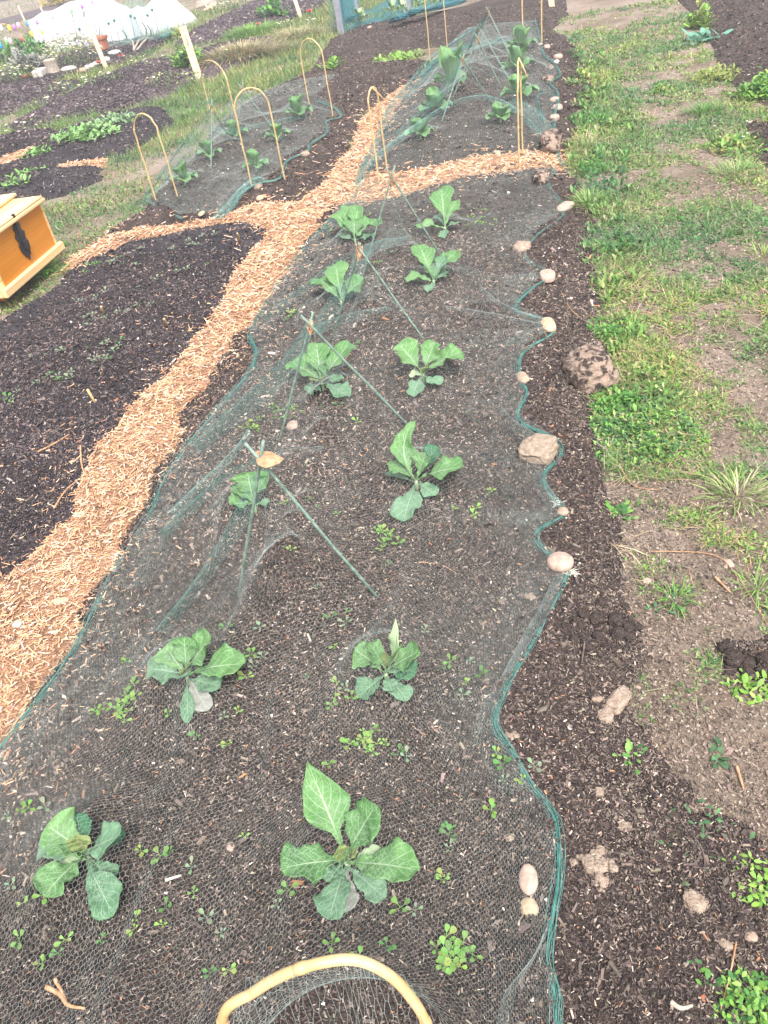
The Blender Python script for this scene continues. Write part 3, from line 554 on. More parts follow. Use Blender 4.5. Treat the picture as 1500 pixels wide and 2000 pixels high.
# seedlings: four small rosettes, copied one by one
def seed_mesh(seed, mat_i):
    rr = random.Random(seed); V = []; Fc = []; cl = []; nl = rr.choice([4, 4, 5, 6])
    pal = [(.16, .33, .07), (.10, .24, .07), (.22, .32, .18), (.26, .40, .10)][mat_i]
    for i in range(nl):
        a = i*2*PI/nl+rr.uniform(-.3, .3)+.5*(i % 2); L = rr.uniform(.012, .021); wd = L*rr.uniform(.38, .54); el = rr.uniform(.25, .7); b0 = len(V); c = [q*rr.uniform(.8, 1.2) for q in pal]
        for t, w_ in ((0, .08), (.35, .12), (.55, .7), (.75, 1.), (.92, .75), (1., .2)):
            r = L*t; z = L*math.sin(el)*(t*1.3-.5*t*t)+.004
            for sgn in (-1, 0, 1):
                V.append((math.cos(a)*r*math.cos(el)-math.sin(a)*sgn*wd*w_/2, math.sin(a)*r*math.cos(el)+math.cos(a)*sgn*wd*w_/2, z+abs(sgn)*w_*.0015)); cl.append(c)
        for k in range(5):
            for s_ in range(2): q = b0+k*3+s_; Fc.append((q, q+1, q+4, q+3))
    return mesh_np('seedling', V, Fc, 'foliage', col=cl, smooth=True, link=False)
SEEDS = [seed_mesh(i+1, i % 4) for i in range(8)]
def seedling(px, py, sc, label, group, kind=None):
    s = SEEDS[rnd.randrange(8)] if kind is None else SEEDS[kind]; o = s.copy(); C.objects.link(o); b = P(px, py)
    o.location = Vector([float(b[0]), float(b[1]), float(b[2]+.010)]); o.rotation_euler = (rnd.uniform(-.2, .2), rnd.uniform(-.2, .2), rnd.random()*6.28); f = .86*sc*rnd.uniform(.6, 1.3)*float(max(1, (pxs(b)*F/2.4)**.45)); o.scale = (f, f, f)
    return tag(o, label, 'seedling', group)
NRP = [(180, 1688, 'the kale plant in the lower left corner'), (682, 1700, 'the nearest large kale plant'), (372, 1338, 'the kale plant with the withered leaf'), (757, 1332, 'the kale plant with the curled pale tip'), (815, 955, 'the kale plant with the hooked leaf'), (500, 1000, 'the nearest crossed canes'), (632, 762, 'the second pair of crossed canes'), (690, 460, 'the ragged kale'), (1000, 1500, 'the bulge of the net edge'), (310, 1820, 'the broken pale stick'), (950, 1000, 'the big tan rock'), (480, 1430, 'the middle of the bare netted soil')]
near_s = [(20, 1600), (45, 1588), (95, 1585), (60, 1585), (28, 1735), (50, 1770), (95, 1755), (45, 1840), (120, 1868), (135, 1842), (88, 1888), (200, 1800), (205, 1840), (270, 1800), (268, 1820), (322, 1812), (318, 1680), (335, 1670), (280, 1668), (382, 1750), (330, 1778), (408, 1800), (437, 1828), (380, 1700), (480, 1640), (566, 1745), (545, 1772), (645, 1500), (640, 1560), (700, 1650), (785, 1780), (812, 1785), (758, 1855), (650, 1850), (705, 1880), (870, 1720), (800, 1940), (450, 1900), (415, 1905), (780, 1480), (795, 1485), (880, 1640), (880, 1665), (878, 1625), (865, 1725), (650, 1215), (678, 1205), (680, 1225), (510, 1232), (445, 1235), (655, 1270), (660, 1340), (675, 1350), (655, 1370), (688, 1370), (600, 1330), (650, 1385), (470, 1395), (440, 1405), (450, 1460), (385, 1445), (250, 1300), (330, 1400), (265, 1345), (870, 1310), (880, 1300), (910, 1340), (905, 1365), (940, 1325), (920, 1300), (830, 1240), (500, 1310), (495, 1285), (485, 1330), (515, 1290), (560, 990), (605, 985), (620, 1000), (570, 1080), (660, 1010), (890, 1000), (930, 1000), (960, 965), (955, 972), (925, 1015), (700, 830), (660, 800), (640, 805), (630, 800), (660, 780), (690, 690), (705, 678), (570, 620), (560, 630), (640, 450), (740, 520), (770, 500), (1020, 1530), (1045, 1505), (985, 1530), (960, 1590), (985, 1500), (970, 1480), (620, 1155), (760, 1110)]
for (x, y) in near_s:
    q = min(NRP, key=lambda r: (r[0]-x)**2+(r[1]-y)**2)[2]; seedling(x, y, 1.25, 'tiny green seedling growing alone near '+q, 'lone seedlings near '+q[4:])
def patch(cx, cy, rx, ry, n, sc, label, group, kinds=(0, 4, 3, 7)):
    for _ in range(n):
        a = rnd.random()*6.28; r = math.sqrt(rnd.random()); seedling(cx+rx*r*math.cos(a), cy+ry*r*math.sin(a), sc, label, group, rnd.choice(kinds))
patch(718, 1455, 40, 24, 14, 1.15, 'bright green seedling in the dense round patch above the nearest kale', 'dense seedling patch near the kale')
patch(890, 1855, 40, 45, 14, 1.3, 'bright green seedling in the clump near the pair of cream pebbles', 'seedling clump near the two pebbles')
patch(240, 1390, 55, 28, 13, 1.3, 'green seedling in the loose cluster left of the kale with the withered leaf', 'loose seedling cluster by the kale')
patch(755, 1060, 26, 28, 11, 1.2, 'pale green seedling in the small cluster below the hooked kale leaf', 'seedling cluster below the hooked leaf')
patch(560, 812, 38, 18, 14, 1.0, 'green seedling in the patch just behind the nearest crossed canes', 'seedling patch behind the nearest canes')
patch(500, 838, 28, 14, 8, 1.0, 'green seedling in the small patch left of the nearest crossed canes', 'seedling patch left of the nearest canes')
patch(935, 430, 38, 22, 14, .9, 'bright green seedling in the feathery patch right of the furthest kale', 'feathery seedling patch')
patch(700, 445, 60, 30, 14, .8, 'pale seedling around the ragged kale at the left edge', 'seedlings round the ragged kale')
LF = 'pale seedling in the sown rows on the black bed'
ORD = ['furthest short', 'furthest long', 'second', 'third', 'fourth', 'nearest', 'fifth']
for ri, row in enumerate([((150, 545), (300, 490)), ((250, 520), (440, 455)), ((130, 600), (410, 520)), ((160, 640), (300, 600)), ((40, 700), (260, 680)), ((10, 790), (200, 715)), ((60, 760), (220, 700))]):
    (a, b_), (c_, d_) = row
    for k in range(10):
        t = rnd.random(); seedling(a+(c_-a)*t+rnd.uniform(-10, 10), b_+(d_-b_)*t+rnd.uniform(-9, 9), 1.35, 'pale seedling in the %s sown row on the black bed' % ORD[ri], 'seedlings in the %s row of the black bed' % ORD[ri], rnd.choice([2, 6, 2, 1]))
for cx, cy, rx, ry, n, wh in [(430, 320, 60, 25, 16, 'at the near end of the left net'), (560, 300, 45, 35, 14, 'in the middle of the left net'), (800, 290, 50, 15, 12, 'before the nearest cabbage of the back net'), (900, 160, 60, 40, 12, 'under the tall canes of the back net'), (1080, 160, 20, 60, 8, 'outside the right edge of the back net')]:
    for _ in range(n//3): seedling(cx+rnd.uniform(-rx, rx), cy+rnd.uniform(-ry, ry), .8, 'grey green seedling on the soil '+wh, 'seedlings '+wh, rnd.choice([2, 6]))

# broad-leaved weeds: clump things
def weed(label, px, py, rad, hgt, n, pal, cat='weed clump', name='weed_clump', L=.03, wd=.5, lean=(.4, 1.3), grass=False):
    b = P(px, py); V = []; Fc = []; cl = []; rr = random.Random(int(px*7+py))
    for i in range(n):
        a = rr.random()*6.28; rf = 1+.75*float(fbm(np.array([math.cos(a)*1.6+px]), np.array([math.sin(a)*1.6+py]), 3)[0]); r = rad*rr.random()**.62*rf; z = hgt*max(0, 1-(r/rad/1.3)**2)*(.7+1.0*float(fbm(np.array([math.cos(a)*r/rad*4+px]), np.array([math.sin(a)*r/rad*4]), 2)[0]))*rr.random()*.9 if not grass else 0.
        bx, by = b[0]+math.cos(a)*r, b[1]+math.sin(a)*r; bz = b[2]+z-.003
        if grass: aa = a+rr.uniform(-.6, .6); ln = rr.uniform(*lean)*(.3+.7*r/rad)
        else: aa = rr.random()*6.28; ln = rr.uniform(*lean)
        l = L*rr.uniform(.6, 1.25); w_ = l*wd*rr.uniform(.7, 1.2); c = np.array(rr.choice(pal))*rr.uniform(.75, 1.3); b0 = len(V)
        dx, dy = math.cos(aa), math.sin(aa); p = np.array([bx, by, bz]); st = 4 if grass else 3
        prof = [(.0, .5), (.4, 1.), (.75, .8), (1., .15)] if grass else [(0, .15), (.45, 1.), (.8, .8), (1., .25)]
        for t, q in prof:
            l2 = ln+.6*t*(1 if grass else .5); o = np.array([dx*math.sin(l2), dy*math.sin(l2), math.cos(l2)])*l*t
            V.append(p+o+np.array([-dy, dx, 0])*w_*q/2); V.append(p+o-np.array([-dy, dx, 0])*w_*q/2); cl += [c, c]
        for k in range(3): q = b0+2*k; Fc.append((q, q+1, q+3, q+2))
    o = mesh_np(name, V, Fc, 'foliage', col=np.array(cl)); return tag(o, label, cat)
G1 = [(.09, .24, .05), (.14, .32, .06), (.06, .17, .05), (.20, .38, .09)]; G2 = [(.24, .42, .07), (.17, .34, .06), (.30, .46, .12)]; G3 = [(.28, .34, .09), (.36, .36, .12), (.20, .30, .08)]; GY = [(.08, .18, .08), (.12, .24, .10), (.06, .14, .06)]
for a in [('large dense green weed mass spreading on the grass right of the big earth clod', 1250, 850, .19, .045, 3200, G1+GY+GY+G2+[(.34, .32, .16)], .015), ('green weed clump at the upper right of the big earth clod', 1195, 650, .12, .05, 700, G1, .018), ('bright broad-leaved weed on the path edge across from the pale pebble', 1205, 790, .10, .05, 600, G1, .018),
          ('small round-leaved weed on a mound at the right edge', 1465, 1345, .055, .03, 70, G2, .022), ('bright green parsley-like weed in the bottom right corner', 1462, 1965, .05, .05, 330, G2+G1, .012), ('ragged leafy weed at the right edge above the bottom corner', 1478, 1730, .05, .03, 110, G2, .014), ('small blue green rosette on the bare pale soil', 1398, 1478, .025, .006, 14, GY, .028), ('tiny leafy weed between bark pieces, left of the blue green rosette', 1235, 1478, .025, .01, 16, G1, .02),
          ('low weed beside the white frayed knot on the net edge', 1210, 1005, .045, .015, 36, G1, .026), ('weed scatter on bare soil below the dry grass tuft', 1310, 1170, .06, .01, 60, GY, .016), ('low green weed across the path from the two cream pebbles', 1385, 1900, .03, .01, 14, G1, .016), ('thin sprawling weed right of the crumbled pale clod', 1360, 1640, .09, .012, 60, GY, .014),
          ('yellow flowering weed with blue leaves beside the top right bed', 1368, 55, .13, .28, 130, G3+G2, .09), ('blue green broad leaf at the foot of the yellow weed', 1372, 82, .14, .05, 30, [(.16, .34, .24)], .14), ('yellow green weed clump at the edge of the top right bed', 1395, 155, .20, .12, 900, G3, .032), ('green weed at the right edge below the top right bed', 1487, 185, .16, .16, 500, G1+G2, .045),
          ('dense clover-like weed left of the upper path', 1150, 235, .18, .07, 900, G1, .022), ('daisy weed patch at the right edge of the path', 1440, 290, .2, .06, 240, G1+G3, .04), ('low weeds on the path near the right bed', 1290, 180, .13, .05, 120, G1+G3, .04), ('green weeds crowding the net edge beside the big round clod', 1155, 330, .12, .05, 500, G1, .022),
          ('radish leaves growing in the first black bed on the left', 165, 266, .30, .10, 420, [(.20, .38, .12), (.28, .44, .18)], .06), ('pale radish leaves at the back of the first black bed', 222, 240, .30, .08, 260, [(.20, .34, .14), (.26, .38, .22)], .05), ('small bright leaf clump near the chip strip on the far left bed', 75, 302, .14, .06, 90, [(.22, .40, .12)], .055), ('small bright leaf clump above the wooden chest', 62, 340, .12, .06, 70, [(.22, .40, .12)], .05), ('small bright leaf clump at the left edge above the chest', 30, 360, .12, .06, 60, [(.22, .40, .12)], .05),
          ('tall bright weed beside the numbered stake', 370, 130, .22, .35, 420, G1+G2, .10), ('yellow flowering marigold clump above the stake', 352, 75, .2, .15, 120, G3, .09), ('bright weeds on the sandy strip behind the left bed', 780, 118, .35, .08, 220, G2, .06), ('bright little plant beside the last left hoop', 653, 132, .14, .12, 60, G2, .08), ('green clump growing in the far dark bed', 536, 32, .30, .25, 160, GY+G1, .13),
          ('leafy green crop row behind the coloured cups', 40, 112, .9, .35, 1500, G1+GY+G1, .11), ('round dark green plant at the near end of the white fleece', 72, 98, .28, .3, 260, G1, .13), ('yellow shrub behind the white fleece', 122, 8, .7, .9, 340, [(.6, .45, .05), (.5, .36, .05), (.3, .26, .05)], .18), ('silvery grey lavender bush left of the log stump', 60, 137, .32, .35, 600, [(.30, .30, .26), (.38, .36, .32), (.22, .24, .20)], .12)]:
    lb, px, py, rad, hg, n, pal, L = a; weed(lb, px, py, rad, hg, n, pal, L=L, wd=.5)
for a in [('spiky green grass tuft right of the big round clod', 1150, 400, .09, 200, [(.20, .34, .08), (.30, .38, .14), (.14, .26, .06)], .09), ('grass tuft with straw blades beside the weed mass', 1440, 970, .07, 200, [(.18, .32, .08), (.28, .38, .12), (.50, .42, .28)], .075), ('small fine grass tuft on the bare soil', 1320, 1170, .025, 50, [(.16, .34, .06)], .05), ('grass tuft at the right edge beside the pebble', 1480, 1150, .03, 50, [(.20, .38, .08)], .06), ('mid green grass tuft on the path between the beds', 1372, 222, .10, 260, [(.16, .32, .08), (.10, .22, .06)], .10), ('yellow green grass tuft near the daisies', 1440, 340, .14, 260, [(.20, .34, .10), (.30, .38, .16)], .09),
          ('grass tuft under the chest beside the black bed', 88, 540, .08, 120, [(.14, .34, .07), (.20, .40, .10)], .12), ('grass tuft on the path behind the first bamboo hoop', 378, 228, .16, 90, [(.12, .30, .06)], .16), ('strappy straw-tipped tuft above the bottom of the upper path', 1150, 285, .10, 130, [(.30, .36, .14), (.46, .40, .24)], .10), ('spiky tuft at the right edge of the path', 1490, 500, .05, 80, [(.30, .40, .12)], .07), ('dry brown tussock right of the numbered stake', 472, 108, .5, 1500, [(.40, .31, .18), (.32, .26, .15), (.46, .38, .24), (.20, .24, .12)], .20), ('dry tussock beside the second dark bed', 578, 76, .4, 900, [(.44, .34, .20), (.50, .42, .27), (.24, .27, .12)], .20), ('green grass edge of the far dark bed', 495, 68, .5, 1100, [(.22, .38, .08), (.16, .30, .07)], .20), ('brown grass tussock behind the last left hoop', 545, 105, .4, 800, [(.36, .30, .18), (.24, .26, .13)], .16)]:
    lb, px, py, rad, n, pal, L = a; weed(lb, px, py, rad, 0, n, pal, cat='grass tuft', name='grass_tuft', L=L, wd=.045, lean=(.2, 1.3), grass=True)
weed('tangled nest of dry straw beside the net edge', 1195, 1060, .05, .01, 60, [(.50, .38, .24), (.58, .48, .34)], cat='dry grass', name='dry_grass_tuft', L=.11, wd=.03, lean=(1.3, 1.6))
# daisies
def daisies(label, px, py, rx, ry, n, hgt, s, leafpal, nleaf=400, name='daisy_clump', yellow=False):
    b = P(px, py); sc = pxs(b); root = empty(name, b, label, 'daisies' if not yellow else 'flowers'); rr = random.Random(int(px+py)); k = MB(); y_ = MB(); V = []; Fc = []; cl = []
    for i in range(n):
        a = rr.random()*6.28; r = math.sqrt(rr.random()); x, y = b[0]+math.cos(a)*rx*r, b[1]+math.sin(a)*ry*r
        z = H1(x, y)+hgt*math.sqrt(max(0, 1-r*r*.8))*rr.uniform(.75, 1.05); c = np.array([x, y, z]); tx, ty = rr.uniform(-.4, .4), rr.uniform(-.7, .1)
        pts = []; m = 8
        for q in range(2*m):
            an = q*PI/m; rad = s*(1 if q % 2 == 0 else .72); pts.append(c+[math.cos(an)*rad, math.sin(an)*rad, (math.cos(an)*tx+math.sin(an)*ty)*rad])
        k.add(pts+[c+[0, 0, s*.12]], [(q, (q+1) % (2*m), 2*m) for q in range(2*m)])
        box(y_, c+[0, 0, s*.14], (s*.55, s*.55, s*.22), None, s*.1)
    for i in range(nleaf):
        a = rr.random()*6.28; r = math.sqrt(rr.random()); x, y = b[0]+math.cos(a)*rx*r, b[1]+math.sin(a)*ry*r; z0 = H1(x, y); z = z0+hgt*.9*rr.random()*math.sqrt(max(0, 1-r*r)); aa = rr.random()*6.28; l = s*rr.uniform(1.2, 3); c = np.array(rr.choice(leafpal)); b0 = len(V)
        e = rr.uniform(.3, 1.4); d = np.array([math.cos(aa)*math.cos(e), math.sin(aa)*math.cos(e), math.sin(e)]); sdv = np.array([-math.sin(aa), math.cos(aa), 0])*s*.3; p = np.array([x, y, z])
        V += [p, p+d*l*.5+sdv, p+d*l, p+d*l*.5-sdv]; cl += [c]*4; Fc.append((b0, b0+1, b0+2, b0+3))
    child(mesh_np('leaves', V, Fc, 'foliage', col=np.array(cl)), root); child(k.build('blossom', 'white_paint'), root)['kind'] = 'stuff'; child(y_.build('flower_centre', 'cup_yellow'), root)['kind'] = 'stuff'
LG = [(.10, .18, .06), (.16, .24, .10), (.22, .28, .12)]
daisies('large bush of white daisies in front of the white fleece', 150, 128, .50, .36, 420, .46, .024, LG, 700)
daisies('small white flowering clump at the left edge below the grey bush', 25, 158, .45, .3, 70, .22, .028, LG, 350)
daisies('white daisies at the foot of the numbered stake', 350, 168, .42, .3, 60, .17, .022, LG, 200)
daisies('white daisies on the grass strip below the stone edging', 165, 170, .6, .25, 38, .14, .026, LG, 150)
daisies('few white daisies scattered beside the upper black bed', 60, 245, .55, .3, 22, .10, .02, LG, 60)
daisies('two or three white daisies on the grass strip at the left', 82, 210, .16, .1, 8, .14, .026, LG, 30)
daisies('scattered daisies along the grass strip left of the numbered stake', 290, 125, .7, .35, 34, .12, .022, LG, 150)
daisies('white daisies by the far dark bed at the top', 450, 20, .5, .3, 40, .2, .03, LG, 250)
daisies('white daisies beside the short stake', 580, 58, .5, .25, 30, .16, .024, LG, 200)
daisies('two tall ox-eye daisies right of the numbered stake', 442, 122, .12, .1, 4, .2, .03, LG, 30)
daisies('daisies growing low on the path beside the right bed', 1430, 262, .16, .22, 12, .05, .012, LG, 60)

# ================================================================== stones, clods
_b = None
def ico(sub=3):
    import bmesh
    bm = bmesh.new(); bmesh.ops.create_icosphere(bm, subdivisions=sub, radius=1.0); v = np.array([q.co[:] for q in bm.verts]); f = np.array([[x.index for x in q.verts] for q in bm.faces]); bm.free(); return v, f
ICO = {s: ico(s) for s in (3, 4, 5)}
def stone(label, px, py, wpx, hpx, mat, rough=.05, rot=0., flat=.6, cat='pebble', name='pebble', seed=1, sub=3, sunk=.25, dome=False, box_=.12):
    """px size -> metric size on the ground; rot in the picture plane"""
    b = P(px, py); s = pxs(b); sl = abs((R.T @ (b-CP))[2])/np.linalg.norm(b-CP)
    el = math.asin((CH-b[2])/np.linalg.norm(b-CP)); a = wpx*s/2; c = min(hpx*s/2/max(math.sin(el), .35), a*2.2); a *= .84; c *= .8; hz = min(a, c)*flat
    v, f = ICO[sub]; v = v.copy(); n = fbm(v[:, 0]*1.3+seed*3.1, v[:, 1]*1.3+v[:, 2]*1.7+seed, 2)*rough*3
    n2 = fbm(v[:, 0]*5+seed, v[:, 1]*5+v[:, 2]*6, 4)*rough*1.6+np.minimum(0, fbm(v[:, 0]*11-seed, v[:, 1]*11+v[:, 2]*9, 2)+.1)*rough*1.5
    if box_: v = np.sign(v)*np.abs(v)**(1-box_)
    v = v*(1+n+n2)[:, None]; v[:, 2] = np.where(v[:, 2] < -.4, -.4+(v[:, 2]+.4)*.3, v[:, 2])
    v = v*np.array([a, c, hz]); q = np.array([[math.cos(rot), -math.sin(rot), 0], [math.sin(rot), math.cos(rot), 0], [0, 0, 1]]); v = v @ q.T
    o = mesh_np(name, v, f, mat, smooth=True); o.location = Vector([float(b[0]), float(b[1]), float(b[2]+hz*(.42-sunk*.3))]); tag(o, label, cat, None)
    return o
ST = [('pink egg-shaped pebble, the upper of the two pebbles lying on the net near the bottom', 1032, 1720, 40, 62, 'pebble_pink', .02, .05), ('cream rounded pebble just below the pink egg-shaped one', 1033, 1775, 38, 42, 'pebble_cream', .04, .4), ('large smooth pink pebble holding the net edge above the frayed knot', 1094, 1102, 60, 42, 'pebble_pink', .015, -.2), ('small squarish stone on the net edge below the white frayed thread', 1099, 1001, 26, 18, 'pebble_tan', .05, .1),
      ('small tan stone on the net edge left of the big earth clod', 1021, 740, 27, 26, 'pebble_tan', .05, .2), ('pale rounded stone pointed at the bottom on the net edge', 1071, 637, 32, 38, 'pebble_cream', .05, .2), ('flat pale oval stone on the net edge', 1069, 542, 34, 20, 'pebble_pink', .03, .1), ('flat brown lumpy stone on the net edge, above the pale oval one', 1019, 485, 38, 20, 'pebble_tan', .08, .1), ('small pink tapered stone at the outermost bend of the net edge', 1104, 406, 28, 20, 'pebble_pink', .05, -.6),
      ('pale block-like stone beside the back net', 1089, 212, 20, 14, 'pebble_pink', .03, 0), ('pinkish stone below the pale block-like stone', 1083, 232, 20, 12, 'pebble_pink', .05, 0), ('pale flat stone at the loop of net cord', 1083, 197, 20, 8, 'pebble_pink', .03, 0), ('round white stone on the back net edge', 1087, 122, 12, 10, 'white_stone', .03, 0), ('white stone just above the round white one', 1090, 113, 18, 7, 'pebble_pink', .03, 0), ('pale stone near the last cabbage of the back net', 1068, 93, 13, 9, 'pebble_pink', .03, 0), ('tiny pale stone at the back of the net edge', 1055, 88, 10, 5, 'pebble_pink', .03, 0),
      ('rusty brown lump on the back net edge, the upper one', 1073, 135, 20, 10, 'clod', .1, 0), ('rusty brown lump beside the teal cord bend', 1070, 157, 24, 16, 'clod', .12, 0), ('pale pink pebble on the bare soil at the right', 1424, 1102, 17, 17, 'pebble_pink', .03, .3), ('tiny tan pebble beside the pale pink one', 1416, 1107, 9, 9, 'pebble_tan', .03, .3), ('white chip of stone on the brown soil near the net edge', 1113, 1421, 11, 11, 'white_stone', .04, .3), ('pale stone among straw on the right path', 1263, 1137, 20, 14, 'pebble_pink', .06, .5), ('brown flat stone near the bottom right weed', 1417, 1845, 27, 16, 'clod_light', .08, -.3), ('squarish tan stone right of the brown flat one', 1467, 1831, 24, 18, 'pebble_tan', .07, 0), ('orange fragment of brick near the bottom right weed', 1374, 1950, 13, 12, 'terracotta', .05, 0),
      ('cream pebble in the wood chips near the middle of the path', 325, 768, 13, 9, 'pebble_cream', .05, 0), ('cream stone in the wood chips below the curved twig', 152, 1008, 14, 11, 'pebble_cream', .05, 0), ('pale stone near the left edge of the chip path', 35, 1220, 20, 14, 'white_stone', .05, 0), ('yellowish stone at the left of the chip path', 30, 1266, 20, 16, 'pebble_cream', .05, 0), ('pale yellow lump of wood on the chip path near the frame edge', 120, 1175, 34, 12, 'pebble_cream', .06, .4), ('pinkish stone in the soil left of the near kale', 452, 1655, 18, 17, 'pebble_pink', .06, 0), ('tan stone right of the small pebbles in the netted soil', 995, 1637, 22, 16, 'clod_light', .1, 0), ('round buff stone lying in the back net soil by the chips', 972, 301, 12, 9, 'pebble_cream', .04, 0), ('grey stone at the end of the left net cord', 596, 303, 20, 9, 'pebble_tan', .06, 0), ('grey brown stone beside the foot of the front left hoop', 505, 366, 16, 10, 'pebble_tan', .08, 0), ('yellow onion-like stone at the corner of the left net', 394, 418, 12, 10, 'pebble_cream', .05, 0), ('yellow pale stone by the chips near the left net', 508, 388, 16, 10, 'pebble_cream', .05, 0), ('brown pebble under the net right of the nearest canes', 572, 832, 26, 18, 'pebble_pink', .08, 0)]
for i, a in enumerate(ST): stone(a[0], a[1], a[2], a[3], a[4], a[5], a[6], a[7], seed=i+3, sub=4, box_=(.05, .2, .3, .12)[i % 4] if i > 2 else .02, sunk=.5 if i > 2 else .1)
for i, a in enumerate([('large rough earth clod with dark furrows beside the weeds', 1152, 735, 108, 80, 'clod', .085, .2, .9), ('big tan rock like a broken brick on the net edge', 1052, 889, 80, 56, 'rock_tan', .055, -.3, .7), ('round grey brown clod at the corner of the back net', 1076, 287, 44, 40, 'clod', .10, 0, 1.), ('small dark clod on the net edge below the big round one', 1056, 352, 32, 24, 'clod', .12, 0, .8), ('long pale clod of dried earth on the brown soil', 1205, 1372, 42, 66, 'clod_light', .12, -.6, .5), ('small earth lump left of the long pale clod', 1165, 1362, 28, 24, 'clod', .12, .3, .5), ('lower broken piece of the long pale clod', 1182, 1400, 34, 30, 'clod_light', .12, -.2, .4), ('crumbled light clod in the bark soil right of the two pebbles', 1160, 1688, 46, 40, 'clod_light', .2, .3, .35), ('pale dry clod in the soil near the right edge', 1358, 1762, 46, 36, 'clod_light', .2, -.4, .35), ('small tan clod touching the net edge', 998, 1437, 34, 20, 'clod_light', .12, .1, .4), ('small tan lump in the soil above the crumbled clod', 1220, 1617, 30, 20, 'clod_light', .12, .1, .5), ('round tan lump beside the net edge near the bottom', 1170, 1549, 22, 20, 'clod_light', .12, .1, .6), ('tan lump near the wide net edge', 1035, 1166, 24, 16, 'clod_light', .12, .1, .4)]):
    stone(a[0], a[1], a[2], a[3], a[4], a[5], a[6], a[7], flat=a[8], cat='earth clod' if a[5] != 'rock_tan' else 'rock', name='earth_clod' if a[5] != 'rock_tan' else 'rock', seed=40+i, sub=5 if a[3] > 60 else 4, box_=.4 if a[5] == 'rock_tan' else .2)
for i in range(34):
    a = rnd.random()*6.28; r = math.sqrt(rnd.random()); w_ = rnd.uniform(10, 42)*(1.2-r*.6)
    stone('dark crumbly lump of compost in the turned heap beside the large smooth pebble', 1180+75*r*math.cos(a), 1225+52*r*math.sin(a), w_, w_*.75, 'soil_brown', .2, a, .7, 'compost lump', 'compost_lump', 200+i, 3)['group'] = 'compost lumps in the turned heap'
for i in range(12):
    w_ = rnd.uniform(14, 40); stone('dark compost lump at the right edge beside the round-leaved weed', 1455+rnd.uniform(-40, 45), 1290+rnd.uniform(-24, 24), w_, w_*.75, 'soil_brown', .2, i, .7, 'compost lump', 'compost_lump', 260+i, 3)['group'] = 'compost lumps at the right edge'
for i in range(18):
    w_ = rnd.uniform(8, 26); stone('small pale crumb of the broken dry clod in the bark soil', 1160+rnd.uniform(-40, 45), 1700+rnd.uniform(-40, 40), w_, w_*.75, 'clod_light', .16, i, .7, 'earth crumb', 'earth_crumb', 290+i, 3)['group'] = 'crumbs of the dry clod'
# frayed white fibre at the net edge
for lb, px, py, n in (('frayed white knot of fibre poking out below the large smooth pebble', 1115, 1122, 26), ('white frayed thread knot on the net edge above the squarish stone', 1090, 985, 14)):
    k = MB(); b = P(px, py)
    for i in range(n):
        a = rnd.random()*6.28; l = rnd.uniform(.008, .024); p0 = b+np.array([rnd.uniform(-.012, .012), rnd.uniform(-.012, .012), .004]); p1 = p0+np.array([math.cos(a)*l, math.sin(a)*l, rnd.uniform(-.002, .008)])
        tube(k, [p0, (p0+p1)/2+np.array([rnd.uniform(-.004, .004), rnd.uniform(-.004, .004), .004]), p1], [.0012, .0016, .0006], 4)
    tag(k.build('fibre_knot', 'pale_fibre', None, True), lb, 'fibre')
